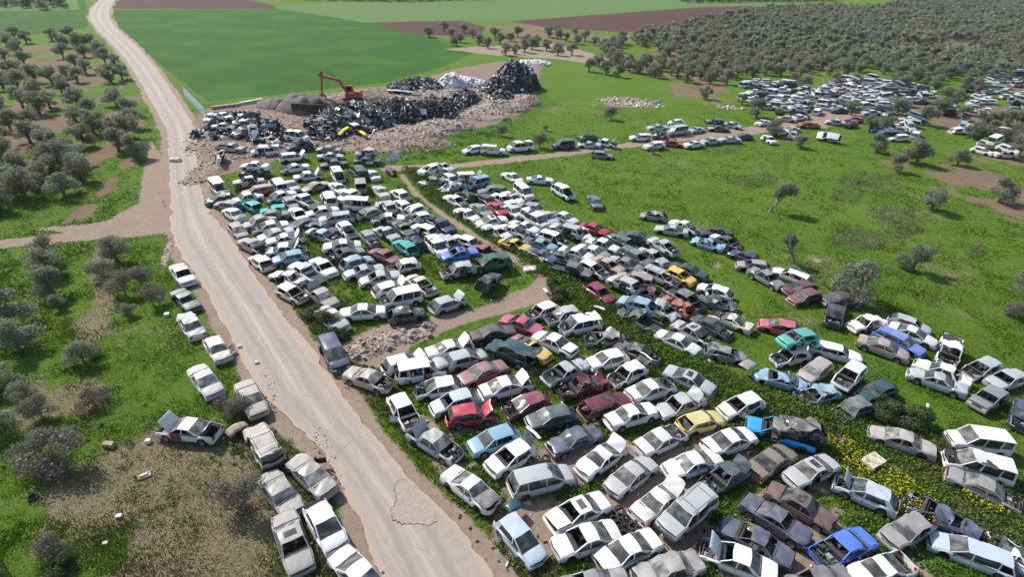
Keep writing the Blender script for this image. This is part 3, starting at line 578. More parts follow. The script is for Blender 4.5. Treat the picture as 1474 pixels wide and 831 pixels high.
    # end caps
    for x, s, top in ((xF, 1, None), (xR, -1, None)):
        r = ring(x, 1); rows = []
        for (px_, py, pz) in [ring(x, 1)[k] for k in range(5)]:
            row = []
            for j in range(9):
                t = -1+2*j/8; y = py*t; row.append(D((x+s*.07*(1-(y/(W/2))**2), y, pz)))
            rows.append(row)
        tgt = 'tailgate' if (s < 0 and tl < .2) else 'body'
        n0 = 0
        for k in range(4):
            mb(tgt if k >= 2 else 'body').grid([rows[k], rows[k+1]], 0, flip=(s < 0))
    # floor, bulkheads
    b = body; y0 = W/2-.09
    b.box(xR+.06, xF-.06, -y0, y0, cl+.01, cl+.05, 1)
    b.quad((xA-.02, -y0, .3), (xA-.02, y0, .3), (xA-.02, y0, zb-.02), (xA-.02, -y0, zb-.02), 1)
    if tl >= .2 and T != 'p': b.quad((xC+.05, -y0, .3), (xC+.05, y0, .3), (xC+.05, y0, zb-.05), (xC+.05, -y0, zb-.05), 1)
    # cowl & parcel shelf
    b.quad(*[D(p) for p in ((xA+.06, -y0+.03, zb+.02), (xA+.06, y0-.03, zb+.02), (xA-.14, y0-.03, zb+.015), (xA-.14, -y0+.03, zb+.015))][::-1], 2)
    # greenhouse
    yb = W/2-.075; zt = H-.055
    pil = [(xA+.00, xq0+.02, .07, .06), (xB+(.0 if T not in 'p' else 0), xB-.04, .09, .07)]
    if not two:
        xc_ = dR-.06 if T not in 'sk' else cabrear+.30
        if T in 'evbmuhH': pil.append((max(dR-.05, xq1+.25), max(dR-.10, xq1+.2), .08, .07)); pil.append((xC+.10, xq1+.04, .12 if T != 'e' else .10, .12))
        else: pil.append((xC+.22, xq1+.10, .36, .13))
    elif T == 'p': pil[-1] = (xC+.06, xq1+.02, .12, .12)
    else: pil.append((xC+.20, xq1+.10, .34, .14))
    if T in 'hH': pil = pil[:2]+[(xC+.30, xq1+.13, .50, .30)]
    if pil[0][0]-pil[1][0] < .3: pil.pop(1)
    def onside(x, t, s, off=0): return D((x, s*((yb*(1-t)+yq*t)-off), zb*(1-t)+zt*t))
    for s in (1, -1):
        for (x0, x1, w0, w1) in pil:
            o = [onside(x0-w0/2, 0, s), onside(x0+w0/2, 0, s), onside(x1+w1/2, 1, s), onside(x1-w1/2, 1, s)]
            q = [(p[0], p[1]-s*.06, p[2]) for p in o]
            if s > 0: o, q = o[::-1], q[::-1]
            b.quad(*o); b.quad(*q[::-1], m=1)
            for i in range(4): b.quad(o[i], q[i], q[(i+1) % 4], o[(i+1) % 4])
        for k in range(len(pil)-1):
            (a0, a1, aw, aw1), (c0, c1, cw, cw1) = pil[k], pil[k+1]
            o = [onside(c0+cw/2, .02, s, .018), onside(a0-aw/2, .02, s, .018), onside(a1-aw1/2, .97, s, .018), onside(c1+cw1/2, .97, s, .018)]
            m = [((o[0][i]+o[3][i])/2 for i in range(3)), ((o[1][i]+o[2][i])/2 for i in range(3))]; m = [tuple(t) for t in m]; m = [(t[0], t[1]+s*.02, t[2]) for t in m]
            n = 'side_window_%s%d' % ('l' if s > 0 else 'r', k)
            if T == 'b' or (T == 'v' and k >= 1 and 'G' not in fl) and k >= 1 and False: pass
            if s > 0: mb(n).quad(o[1], o[0], m[0], m[1]); mb(n).quad(m[1], m[0], o[3], o[2])
            else: mb(n).quad(o[0], o[1], m[1], m[0]); mb(n).quad(m[0], m[1], o[2], o[3])
    # roof
    ny = 8; rows = []; nx = 6
    for i in range(nx+1):
        t = i/nx; row = []; x = xq1*(1-t)+xq0*t
        for j in range(ny+1):
            yy = -1+2*j/ny; e = abs(t-.5)*2
            xx = x+(.06*(1-yy*yy))*((t > .5)*(t-.5)*2-(t < .5)*(.5-t)*2*(1 if T not in 'vb' else .3))
            row.append((xx, yy*yq, H-.045*yy**4-.03*e**3))
        rows.append(row)
    rf = mb('roof'); rf.grid([[D(p) for p in r] for r in rows], 0, flip=True)
    per = rows[0]+[r[-1] for r in rows[1:]]+rows[-1][::-1][1:]+[r[0] for r in rows[::-1][1:-1]]; low = [(p[0]*1.0, p[1]*1.0, p[2]-.05) for p in per]
    for i in range(len(per)):
        a, c = per[i], per[(i+1) % len(per)]; al, cl_ = low[i], low[(i+1) % len(per)]; rf.quad(*[D(p) for p in (a, c, cl_, al)])
    rf.quad(*[D(p) for p in ((xq1, -yq, H-.11), (xq0, -yq, H-.11), (xq0, yq, H-.11), (xq1, yq, H-.11))], m=1)
    # screens
    def screen(n, xb0, xt0, sg, z0, ztop, bow):
        rows = []
        for i in range(4):
            t = i/3; row = []
            for j in range(7):
                u = -1+2*j/6; yy = u*((yb-.045)*(1-t)+(yq-.03)*t)
                row.append(D((xb0*(1-t)+xt0*t+sg*(bow*(1-t)+.05*t)*(1-u*u)+sg*.02*math.sin(t*math.pi), yy, z0*(1-t)+ztop*t)))
            rows.append(row)
        mb(n).grid(rows, 0, flip=(sg < 0))
    screen('windshield', xA-.03, xq0+.01, 1, zb+.015, H-.045, .10)
    screen('rear_window', xC+.03 if tl > .2 else xC+.06, xq1-.01, -1, zb+(.015 if T not in 'vb' else .06), H-.05, .05)
    if T in 'vb' and 0: pass
    out_ = []
    # cabin
    it = mb('interior')
    it.box(xA-.42, xA-.05, -y0+.03, y0-.03, .62, zb-.03, 0, .08, 0)
    for s in (1, -1):
        sx = xA-1.15; it.box(sx-.25, sx+.28, s*.36-.23, s*.36+.23, cl+.12, .55, 1, .04, .04); it.box(sx-.42, sx-.22, s*.36-.22, s*.36+.22, .5, 1.02, 1, .05, .04); it.box(sx-.40, sx-.30, s*.36-.11, s*.36+.11, 1.02, 1.18, 1, .02, .02)
    if T != 'p': 
        sx = min(xA-2.05, xB-.5); sx = max(sx, xR+.75); it.box(sx-.2, sx+.25, -y0+.1, y0-.1, cl+.12, .58, 1, .04, .04); it.box(sx-.36, sx-.18, -y0+.1, y0-.1, .5, 1.0, 1, .05, .04)
    # engine bay
    en = mb('engine'); en.box(xA+.05, xF-.10, -y0+.12, y0-.12, .34, .40, 2)
    for i in range(16):
        ex = R.uniform(xA+.15, xF-.2); ey = R.uniform(-y0+.15, y0-.15); sx, sy = R.uniform(.05, .2), R.uniform(.05, .24); hh = R.uniform(.48, .80)
        if R.random() < .7: en.box(ex-sx, ex+sx, ey-sy, ey+sy, .38, hh, R.choice((0, 0, 1, 2)), .02, .03)
        else: en.tube([(ex-sx*2, ey, hh-.1), (ex, ey+sy, hh), (ex+sx*2, ey+sy*1.5, hh-.15)], [.03, .035, .03], 5, R.choice((0, 2)))
    en.box(xF-.16, xF-.10, -y0+.2, y0-.2, .4, deck(xF-.1)-.06, 2); 
    for s in (1, -1): en.tube([(wf, s*(y0-.1), .45), (wf, s*(y0-.18), zb-.12)], [.10, .08], 8, 0)
    res = []; lodhi = 'hi' in fl
    pm = lambda k: [MATS['white'], MATS['inside'], MATS['under']]
    if lodhi and cr < .5:
        for nm, x, s in (('front_bumper', xF, 1), ('rear_bumper', xR, -1)):
            q = MB(); prof = [(.0, cl+.03), (.055, cl+.06), (.06, cl+.26), (.03, cl+.30), (.0, cl+.31)]; rows = []
            ys = [-1, -.97, -.8, -.5, 0, .5, .8, .97, 1]
            for j, u in enumerate(ys):
                y = u*hw(x); bx = x+s*.07*(1-(y/(W/2))**2)
                ends = j in (0, 8)
                rows.append([(bx+s*o*(0 if ends else 1)-(s*.35 if ends else 0), (y+math.copysign(.03, u) if ends or j in (1, 7) else y), z) for o, z in prof])
            q.grid(rows, 0, flip=(s < 0)); P_[nm] = q
        for s in (1, -1):
            q = MB(); x = xF+.02; y1, y2 = hw(xF)*.52, hw(xF)*.93; z0, z1 = cl+.34, deck(xF)-.06
            for t0 in (0,): q.quad((xF+.07*(1-(y1/(W/2))**2)+.012, s*y1, z0), (xF+.07*(1-(y2/(W/2))**2)+.012, s*y2, z0+.01), (xF+.07*(1-(y2/(W/2))**2)-.05, s*y2, z1+.02), (xF+.07*(1-(y1/(W/2))**2)+.006, s*y1, z1)); q.quad((xF+.07*(1-(y2/(W/2))**2)+.012, s*y2, z0+.01), (xF-.16, s*(hw(xF)+.015), z0+.04), (xF-.20, s*(hw(xF-.2)+.010), z1+.02), (xF+.07*(1-(y2/(W/2))**2)-.05, s*y2, z1+.02))
            P_['headlight_%d' % s] = q
            q = MB(); y1, y2 = hw(xR)*.60, hw(xR)*.95; z0, z1 = cl+.38, min(deck(xR)-.03, .84); xx = xR-.07*(1-(y1/(W/2))**2)-.012
            q.box(xx, xR+.02, min(s*y1, s*y2), max(s*y1, s*y2), z0, z1); P_['tail_light_%d' % s] = q
            q = MB(); q.box(xA-.22, xA-.08, s*(W/2+.02)-.0, s*(W/2+.02)+s*.14, zb+.02, zb+.13) if s > 0 else q.box(xA-.22, xA-.08, -(W/2+.16), -(W/2+.02), zb+.02, zb+.13); P_['mirror_%d' % s] = q
        q = MB(); q.box(xF+.05, xF+.082, -W*.22, W*.22, cl+.36, deck(xF)-.07); P_['grille'] = q
        q = MB(); q.box(xR-.15, xR-.135, -.25, .25, cl+.10, cl+.21); P_['number_plate'] = q
    def M_(n, mats, sm=38): return P_[n].mesh(n.split('_l')[0] if False else n, mats, sm)
    px = None
    for n in P_:
        base = n
        for suf in ('_l0','_l1','_l2','_r0','_r1','_r2','_1','_-1','_l','_r'):
            if n.endswith(suf) and not n in ('trunk_lid',): base = n[:-len(suf)]; break
        if base.startswith('side_window'): base = 'side_window'
        if base == 'rear_door' or base == 'door': mats = [MATS['white'], MATS['inside']]
        elif base in ('side_window', 'windshield', 'rear_window'): mats = [MATS['glass']]
        elif base == 'interior': mats = [MATS['inside'], MATS['seat']]
        elif base == 'engine': mats = [MATS['engine'], MATS['alloy'], MATS['plastic']]
        elif base == 'body': mats = [MATS['white'], MATS['under'], MATS['plastic']]
        elif base == 'roof': mats = [MATS['white'], MATS['inside']]
        elif base == 'headlight': mats = [MATS['lamp']]
        elif base == 'tail_light': mats = [MATS['tail']]
        elif base in ('grille', 'mirror'): mats = [MATS['plastic']]
        elif base == 'number_plate': mats = [MATS['plate']]
        else: mats = [MATS['white']]
        b = P_[n]; h = hinge.get(n)
        if n == 'hood': h = (xA+.02, 0, zb+.03)
        if n == 'trunk_lid': h = (xC-.02, 0, zb+.06)
        if n == 'tailgate': h = (xq1, 0, H-.05)
        if h: b.v = [(x-h[0], y-h[1], z-h[2]) for x, y, z in b.v]
        me = b.mesh(base, mats, 40)
        res.append((n, base, me, h or (0, 0, 0), mats[0] is MATS['white'] or (base == 'body')))
    return dict(parts=res, dim=(L, W, H, xA, xC, xq0, xq1, wf, wb, wr_, zb, yq, cl))
def wheel_meshes():
    b = MB(); seg = 20; prof = [(.20, -.085), (.27, -.095), (.305, -.07), (.31, 0), (.305, .07), (.27, .095), (.20, .085)]
    rows = [[(r*math.cos(2*math.pi*i/seg), y, r*math.sin(2*math.pi*i/seg)) for r, y in prof] for i in range(seg+1)]
    b.grid(rows); t = b.mesh('tyre', [MATS['tyre']], 50)
    b = MB()
    for s in (1, -1):
        for i in range(seg):
            a0, a1 = 2*math.pi*i/seg, 2*math.pi*(i+1)/seg; q = lambda r, a, y: (r*math.cos(a), s*y, r*math.sin(a))
            b.quad(q(.205, a0, .082), q(.205, a1, .082), q(.15, a1, .045), q(.15, a0, .045), 0)
            b.quad(q(.15, a0, .045), q(.15, a1, .045), q(.06, a1, .06), q(.06, a0, .06), 0 if i % 4 < 3 else 1); b.quad(q(.06, a0, .06), q(.06, a1, .06), (0, s*.065, 0), (0, s*.065, 0), 0)
    r = b.mesh('rim', [MATS['rim'], MATS['plastic']], 30); return t, r
CARCACHE = {}; EXTRA = {}; CARS = []
def get_parts(T, hi, crush, seed):
    k = (T, hi, seed)
    if k not in CARCACHE: CARCACHE[k] = car_parts(T, 'hi' if hi else '', seed, crush)
    return CARCACHE[k]
def place_car(px0, px1, T, col, fl, idx):
    """px0, px1: photo pixels of the middle of the front end and of the rear end"""
    rd = random.Random(idx*13+5); z = 0.0; opt = {}
    for f in fl.split('+'):
        if f[:1] == 'z': z = float(f[1:])
        elif f: opt[f] = 1
    L, W, H = KIND[T][:3]
    a, b = P(*px0, z+.65), P(*px1, z+.65); mid = (a+b)/2; hd = math.atan2(a.y-b.y, a.x-b.x); dist = math.hypot(mid.x, mid.y)
    hi = dist < 74; crush = rd.uniform(.7, 1.1) if 'x' in opt else 0
    G = get_parts(T, hi, crush, idx if crush else (idx*5+2) % (6 if hi else 4)); L, W, H, xA, xC, xq0, xq1, wf, wb, wr_, zb, yq, cl = G['dim']
    low = ('l' in opt) or (z == 0 and 'W' not in opt and rd.random() < .42)
    dz = -rd.uniform(.12, .2) if low else -.03
    root = link(KNAME[T], None, None, (mid.x, mid.y, z+dz), (rd.gauss(0, .018), rd.gauss(0, .02), hd))
    root.rotation_mode = 'ZYX' if False else 'XYZ'
    if 'R' in opt: root.rotation_euler = (math.radians(72), 0, hd); root.location.z = z+.75
    if 'Q' in opt: root.rotation_euler = (math.radians(-50), 0, hd); root.location.z = z+.5
    if 'U' in opt: root.rotation_euler = (math.radians(176), 0, hd); root.location.z = z+H-.1
    if 'S' in opt: root.rotation_euler = (0, math.radians(-48), hd); root.location.z = z+1.3
    if 'P' in opt: root.rotation_euler = (math.radians(6), math.radians(10), hd)
    root.empty_display_size = .5
    base = {'dusty': .75, 'd': .75}.get('d' if 'd' in opt else '', rd.choice((.05, .1, .16, .24, .4))); dirt = base
    MT = MATS[col]; made = {}
    drop = set()
    if 'h' in opt: drop.add('hood')
    if 't' in opt: drop |= {'trunk_lid', 'tailgate'}
    if 'w' in opt: drop.add('windshield')
    if 'r' in opt: drop.add('rear_window')
    if not {'h', 'H'} & set(opt): drop.add('engine')
    if 't' in opt and T in 'hHevbmu': drop.add('rear_window')
    bare = 'x' in opt or 'g' in opt
    odds = dict(front_bumper=.30 if 'h' not in opt else .7, rear_bumper=.15, headlight=.2 if 'h' not in opt else .6, tail_light=.15, mirror=.45, grille=.25, number_plate=.5)
    for n, bs, me, h, pt in G['parts']:
        if bs in drop: continue
        if bs in odds and rd.random() < odds[bs]: continue
        if bs == 'side_window' and (bare or rd.random() < .22): continue
        if bare and bs in ('windshield', 'rear_window') and rd.random() < .8: continue
        if bs == 'door' and (('D' in opt and n.endswith('_l')) or ('E' in opt and n.endswith('_r'))): pass
        elif bs in ('door', 'rear_door') and rd.random() < (.25 if bare else .05): continue
        par = root
        if n == 'rear_window' and 'T' in opt and 'tailgate' in made: par = made['tailgate']
        loc = Vector(h)
        if par is not root: loc = loc-Vector(made['tailgate'].location)
        o = link(bs, me, par, loc)
        if pt or bs in ('rear_bumper', 'front_bumper'):
            sl = o.material_slots[0]; sl.link = 'OBJECT'; sl.material = (MT if not (bs in ('hood', 'door', 'rear_door', 'trunk_lid') and rd.random() < .06) else MATS[rd.choice(('white', 'silver', 'grey', 'charcoal', 'cream', 'burgundy'))]) if not (('bumper' in bs) and (T in 'kHvbup') and idx % 3) else MATS['plastic']
        o['dirt'] = dirt; made[n] = o
        if n == 'hood' and 'H' in opt: o.rotation_euler = (0, -math.radians(rd.uniform(50, 66)), 0)
        elif n == 'hood' and 'j' in opt: o.rotation_euler = (rd.uniform(-.1, .1), -.12, rd.uniform(-.2, .2)); o.location.z += .05
        elif n == 'trunk_lid' and 'T' in opt: o.rotation_euler = (0, math.radians(rd.uniform(55, 72)), 0)
        elif n == 'tailgate' and 'T' in opt: o.rotation_euler = (0, math.radians(rd.uniform(72, 88)), 0)
        elif bs == 'door' and (('D' in opt and n.endswith('_l')) or ('E' in opt and n.endswith('_r'))): o.rotation_euler = (0, 0, math.radians(-55 if n.endswith('_l') else 55))
    if not hi and 'interior' in made and not bare: bpy.data.objects.remove(made['interior'])
    if 'o' in opt:
        if 'sunroof' not in EXTRA: b = MB(); b.box(-.24, .24, -.38, .38, 0, .022, 0, .02, .02); EXTRA['sunroof'] = b.mesh('sunroof', [MATS['glass']])
        o = link('sunroof', EXTRA['sunroof'], root, (xq0-.48, 0, H-.014)); o['dirt'] = .1
    if 'q' in opt:
        if ('rail', T) not in EXTRA: b = MB(); b.tube([(xq1+.15, 0, 0), (xq1+.2, 0, .06), (xq0-.2, 0, .06), (xq0-.15, 0, 0)], [.02]*4, 6); EXTRA['rail', T] = b.mesh('roof_rail', [MATS['plastic']])
        for s in (1, -1): link('roof_rail', EXTRA['rail', T], root, (0, s*(yq-.12), H-.03))
        if ('bar', T) not in EXTRA: b = MB(); b.bar((0, -yq+.1, 0), (0, yq-.1, 0), .04, .03); EXTRA['bar', T] = b.mesh('roof_bar', [MATS['alloy']])
        for x in (xq1+.5, xq0-.5): link('roof_bar', EXTRA['bar', T], root, (x, 0, H+.05))
    for k, (x, s) in enumerate(((wf, 1), (wf, -1), (wb, 1), (wb, -1))):
        if low and 'W' not in opt and rd.random() < .8: continue
        if 'x' in opt and rd.random() < .6: continue
        if 'wheel' not in EXTRA: EXTRA['wheel'] = wheel_meshes()
        wm = link('wheel', None, root, (x, s*(W/2-.10), .31)); wm.empty_display_size = .2
        k_ = wr_/.31; wm.scale = (k_, 1, k_); wm.rotation_euler = (0, rd.uniform(0, 3), rd.choice((0, 0, 0, .25)) if x == wf else 0)
        link('tyre', EXTRA['wheel'][0], wm)
        if rd.random() < .85: link('rim', EXTRA['wheel'][1], wm)
    cc = (px0[0]+px1[0])/2, (px0[1]+px1[1])/2
    CARS.append(dict(root=root, T=T, col=col, opt=opt, px=cc, z=z, low=low, hd=hd, dist=dist)); return root
# ---------------------------------------------------------------- the vehicles: photo tile (x0 y0 scale), then front x y, rear x y, type, colour, state
TABLE = """
T 500 420 4.153 main
225 560 35 490 s beige h+d
450 390 240 455 h white H
560 455 310 500 v white h+g
430 590 650 555 h white h
520 700 760 630 h paleblue w+W
850 725 630 755 h red H
715 320 495 370 s white H
815 365 600 425 h silver l
695 520 920 440 s burgundy -
1085 535 805 605 s white H
985 230 755 270 s black -
875 325 1080 410 u darkteal T+z.15
1180 385 1015 290 c yellow o+w
975 175 1130 235 s pink w
390 795 285 625 h white h+w+r+E
950 715 1190 640 h burgundy h
T 740 420 4.153 main
95 140 240 90 H white h+w
190 175 390 120 h silver h
290 220 500 180 v white h
400 285 665 265 h grey h+x
320 340 150 260 s white j+W
840 400 640 330 s charcoal h+x+l
465 430 650 380 h white -
570 540 780 440 h white h+w+T
190 530 420 430 k silver h+w
300 600 520 535 s maroon x+h
650 635 440 710 e maroon r+o
920 555 715 620 s white h+D
1195 585 915 460 s silver o+l
880 715 1105 635 s silver T+w
1225 740 1035 795 h lemon r
820 705 580 780 s white j
75 790 355 725 h darkteal -
640 45 830 110 h lightblue r+z.55
1105 355 860 245 s white l
1175 295 980 190 s silver h+o
T 980 420 4.153 main
190 125 415 215 c cream h
290 250 70 150 s charcoal h
360 385 190 350 h grey x+l
510 190 675 230 h pink l
595 305 805 260 h teal w+z1.35+g
545 410 760 360 h white h+w
1060 395 800 325 e white l
735 520 860 440 h mauve d
935 570 1085 430 h white h+w+z.55+W
495 490 705 545 c lightblue x+g+l
765 625 870 600 H lightblue x+l+h
940 735 1110 655 H darkteal h
1110 620 1220 580 h darkteal l
250 720 450 660 h white w+D
905 190 935 75 p charcoal h
835 40 1020 35 s charcoal -
705 25 775 10 h maroon l
T 1200 420 4.153 field
115 205 285 165 s white w+l
590 235 330 150 h silver w
610 305 340 205 c white -
530 360 265 235 e blue l
450 390 145 285 s champagne -
680 405 700 330 u white x+h+g
500 415 815 540 s white r
455 480 785 595 s silver -
815 480 960 430 h silver h+w
960 545 1125 490 s silver w
850 685 1000 600 H grey w
1120 800 1135 680 h navy h
T 560 600 3.597 near
350 205 130 75 s silver h+T+d
545 470 305 285 s white j+W
765 740 600 540 h paleblue -
440 160 640 90 h lightblue -
520 275 740 150 h white T+w
935 290 640 365 m silver -
T 780 600 3.597 near
50 165 285 70 s navy -
205 285 410 140 s white T
350 385 570 225 s silver -
700 80 525 165 s white h+w
1060 100 885 160 s white -
670 275 905 210 s white l
885 350 1060 255 c darkteal h+w+T
700 365 510 505 s white H
640 590 855 420 u silver q+z.35+W
45 560 320 430 s white w+o+j
75 690 385 590 s white w
340 800 570 690 s white j
530 805 750 740 s grey d+l
110 850 400 800 s grey w
T 1000 600 3.597 near
300 40 590 130 p skyblue w+z.1
465 50 600 70 h black x+g+z1.05
470 170 290 285 s olive -
500 330 705 235 s silver o
735 560 380 360 s brown o+W+l
590 645 265 435 s navy w
150 560 490 745 s navy g
75 680 390 800 s white H+w
765 345 1010 455 h paleblue H+E
665 785 905 680 k blue w+h
520 835 730 790 s charcoal w
860 830 1050 765 s white t
T 1200 600 3.597 rightcorner
195 70 520 185 s mauve d
585 115 905 155 v white W
600 215 895 300 v white h
935 440 630 305 s grey h
420 440 700 590 s navy x+h
275 650 480 535 h grey t
530 625 925 785 e paleblue r
900 700 1010 770 s white x+h+l
T 200 360 3.463 roadside
250 165 185 80 s white w
270 280 195 210 s darkteal g
225 320 290 420 s white j+d
430 555 350 430 h cream D
370 700 290 595 s white d
600 820 520 665 s beige d
1010 590 935 450 m navy -
T 200 580 3.311 roadside
110 115 370 145 s white H+T+W
545 115 645 290 u beige q+d
745 270 900 425 s mauve E+d
615 345 730 505 s grey d
775 790 690 545 s mauve w+o+d
955 710 835 490 h white W
1125 900 975 740 s white -
T 390 380 6.925 upleft
45 85 300 165 c white g+l
215 20 470 165 p white -
320 350 105 245 h cream h+w
630 410 395 245 s mauve d+T
750 660 475 435 s white d+W
735 495 1085 470 s white W
T 530 360 6.925 upleft
200 190 500 130 H white h
390 340 70 420 h white H
600 400 450 290 c cream h+g
135 540 520 450 v white h
585 610 190 680 h charcoal x+g
930 480 660 570 h silver H+D
735 230 1060 175 h silver h+E+z.15
T 590 320 6.925 upleft
320 345 150 180 v white W
315 345 670 295 s blue w+z.5+o
70 55 215 110 H white g
300 155 395 210 H grey r
455 155 645 225 H white g
690 430 930 395 m green h+z.25
860 520 710 660 H charcoal x+w+z.35
710 270 780 300 p burgundy l
T 290 190 6.925 upleft
440 175 150 150 p mauve d
200 340 260 215 s white R+g
375 330 700 350 s white z.75+g
360 400 680 400 s black l+x
505 200 775 185 b white r+g
1050 60 860 40 v white z1.3
870 160 1085 130 e navy -
1060 230 765 270 e white H+W
790 380 1065 340 s white h
330 510 600 480 s silver g+z.2
420 610 720 570 e red d
250 640 110 500 b cream g+w
110 690 250 660 h green x+l
720 500 810 580 v white r
950 580 840 480 s silver -
625 690 960 610 s white h
880 760 800 680 H mauve -
350 680 520 640 s white l
430 710 590 800 h teal r
250 700 365 720 h mauve d+l
T 430 190 6.925 upleft
430 235 205 240 s silver -
200 330 490 300 s charcoal w
220 165 385 175 s grey l
535 220 795 200 h silver z.9+x+g
560 290 805 290 s charcoal -
230 420 -40 450 s white H
-40 640 150 740 p white -
60 570 265 510 s mauve d
430 490 355 380 v white w+h
545 365 640 450 b darkteal -
600 480 620 620 v mauve r+W
690 370 785 470 c white -
440 600 350 530 s white -
300 620 360 700 v white g
410 670 525 620 H white -
780 740 480 740 b white g+w
860 640 785 560 k cream d
850 700 920 775 H silver g
960 590 1050 655 H white -
990 680 1085 760 h white -
T 310 290 6.925 upleft
110 80 265 180 s white -
310 345 190 225 h mauve d+l
470 490 280 400 s mauve d+H
400 530 555 655 H cream r
600 590 835 545 h lightblue l
865 470 540 500 s white H
555 400 825 360 s white T
430 375 770 290 s silver -
400 275 715 220 s white h
375 195 485 165 s mauve d+l
510 155 695 135 s grey l
850 205 745 90 s white w
550 80 645 70 H teal l+g
840 245 1000 205 c navy -
T 450 290 6.925 upleft
-80 135 265 80 s white w
60 190 315 170 e silver -
250 360 -10 290 s paleblue h
150 265 -5 225 s navy l
420 150 640 80 h mauve h+l
650 180 910 175 s white r+h
910 125 1090 70 h white h
380 335 285 240 H white h
640 440 505 310 h grey h+W
830 375 660 275 s grey -
970 320 870 240 s charcoal w
620 500 810 590 s burgundy r
860 410 1000 505 h teal r
130 460 450 430 s white -
190 560 460 500 s charcoal h+w
600 555 290 640 h lightblue r
320 730 695 660 s silver w
500 790 840 740 s grey w
190 715 25 580 s white w
1000 350 1085 420 h navy x+l
T 580 220 6.925 midlot
20 675 240 630 h white g+h
190 190 330 150 h white z1+g
465 165 345 125 s silver z.9+g
250 290 400 270 s mauve x+l
380 225 460 275 H white -
790 240 545 260 u white H+g
665 330 815 285 v lightblue h
780 380 995 370 e darkteal -
400 365 545 320 s silver x+g
620 525 440 440 s white w
745 670 545 570 s white -
855 620 715 530 s grey -
1015 620 865 500 s red g
760 420 865 490 h navy l
540 400 685 445 h charcoal x+l
720 710 1035 660 s white o
460 765 285 670 p navy -
T 700 230 6.156 midlot
300 185 170 125 s white -
590 185 365 170 c white W
735 325 635 265 u white h+w
920 300 1005 440 s navy l
405 345 265 250 v white W
305 370 170 295 s white o
210 390 80 330 s white w
180 400 295 485 s paleblue l
310 400 445 430 H mauve w
550 605 320 480 b white W
600 550 475 475 s silver -
785 540 590 470 s white -
615 590 805 650 e silver z.35+r
795 590 905 685 s white r
1015 635 870 590 c red -
455 640 230 560 s white -
355 670 130 595 s white h
205 685 -5 595 s white g
375 790 175 725 c yellow g+l
620 780 345 705 s lightblue g
710 740 495 665 e white h+g
T 740 320 6.156 midlot
325 335 160 250 s navy -
525 330 380 280 c charcoal x+l
635 450 405 395 p black -
670 315 430 245 s white -
805 290 600 220 s white -
890 230 695 170 s white -
870 130 1010 195 h darkteal r
770 460 575 370 h white g+h
935 430 755 350 s rust g+d
880 715 640 555 h burgundy w
T 880 300 6.156 midlot
430 170 640 205 c silver l
780 205 545 110 s white h
775 285 930 330 s lightblue x+g
850 210 985 215 s black g
1090 325 950 265 s charcoal h+w
120 240 290 275 s charcoal -
560 385 375 285 s silver h+w+z.4
480 480 250 365 s silver w
325 515 95 390 m darkteal w
240 530 40 460 s grey -
550 655 310 550 e silver h+g+q
705 650 515 570 h yellow g
830 600 545 510 s charcoal o
75 590 325 650 e champagne g
780 685 1040 765 h white D+E+w
350 60 390 66 h mauve x+l
T 880 380 6.156 midlot
15 130 215 225 h silver r+z.35
815 395 500 215 p darkteal h+w
245 230 410 280 c maroon x+l+h
545 450 400 360 h silver x+g
490 320 670 420 h rust x+g+z.3
850 320 985 355 c darkteal x+l
60 410 420 575 p charcoal x+l
T 1020 340 5.036 midlot
185 130 330 180 h navy x+g
285 200 390 215 h mauve l+g
545 370 300 240 s grey w
495 250 690 315 e white g
610 415 775 385 h maroon l
T 780 140 4.913 track
110 340 195 335 v navy -
265 290 380 285 h charcoal x+z.8
275 330 395 335 s paleblue l
510 335 390 315 s white H
485 410 368 400 h grey r
630 285 765 285 e white W
755 215 880 215 s silver z1.2
780 270 870 265 h silver x
895 250 1010 235 b silver -
910 180 985 180 h white x
1030 240 1150 215 s silver -
1155 170 1285 175 h navy x+z.9
1170 215 1325 220 s charcoal l
1400 205 1290 185 s silver -
725 350 860 335 e white -
995 330 885 320 s red g
995 335 1115 325 c white -
1120 315 1265 305 s silver -
1270 300 1385 300 s silver -
1375 275 1470 275 h navy x+g
T 400 70 3.685 track
1000 540 1070 530 h white l
1200 545 1080 540 u white g+W
1220 530 1345 520 b white W
T 1040 90 5.036 farlot
375 575 305 540 h white w
370 500 460 495 s white -
455 485 535 480 c silver l
565 450 680 455 p rust x+g
490 540 535 510 h white x
685 530 860 560 e white z.1+Q+g
755 425 885 440 s silver -
900 455 960 440 s charcoal x
940 410 975 415 h red l
430 400 500 410 s silver -
505 400 595 395 s white -
260 440 320 425 s white l
700 320 790 310 s navy -
790 345 895 345 s charcoal -
520 240 590 240 h white z1
385 290 430 250 v white z.6
T 240 90 5.192 heap
300 430 355 400 h white z.7
370 385 480 415 s white z1.4
515 485 345 475 s white z.8
350 520 470 530 s charcoal x
505 540 600 500 s mauve x+z.4
520 450 600 450 h white x+z1
640 540 680 600 h white x+S
720 560 830 605 s cream x+z.3
700 430 790 500 h lightblue x+z1+P
560 395 660 380 s charcoal x+z1.2
"""
ZONE = dict(main='in the big lower lot', near='near the bottom edge of the lot', field='in the grass on the right', rightcorner='in the lower right corner', roadside='beside the paved road', upleft='in the upper left block', midlot='in the middle block above the ditch', track='along the dirt track', farlot='by the far olive grove', heap='in the heap by the blue fence')
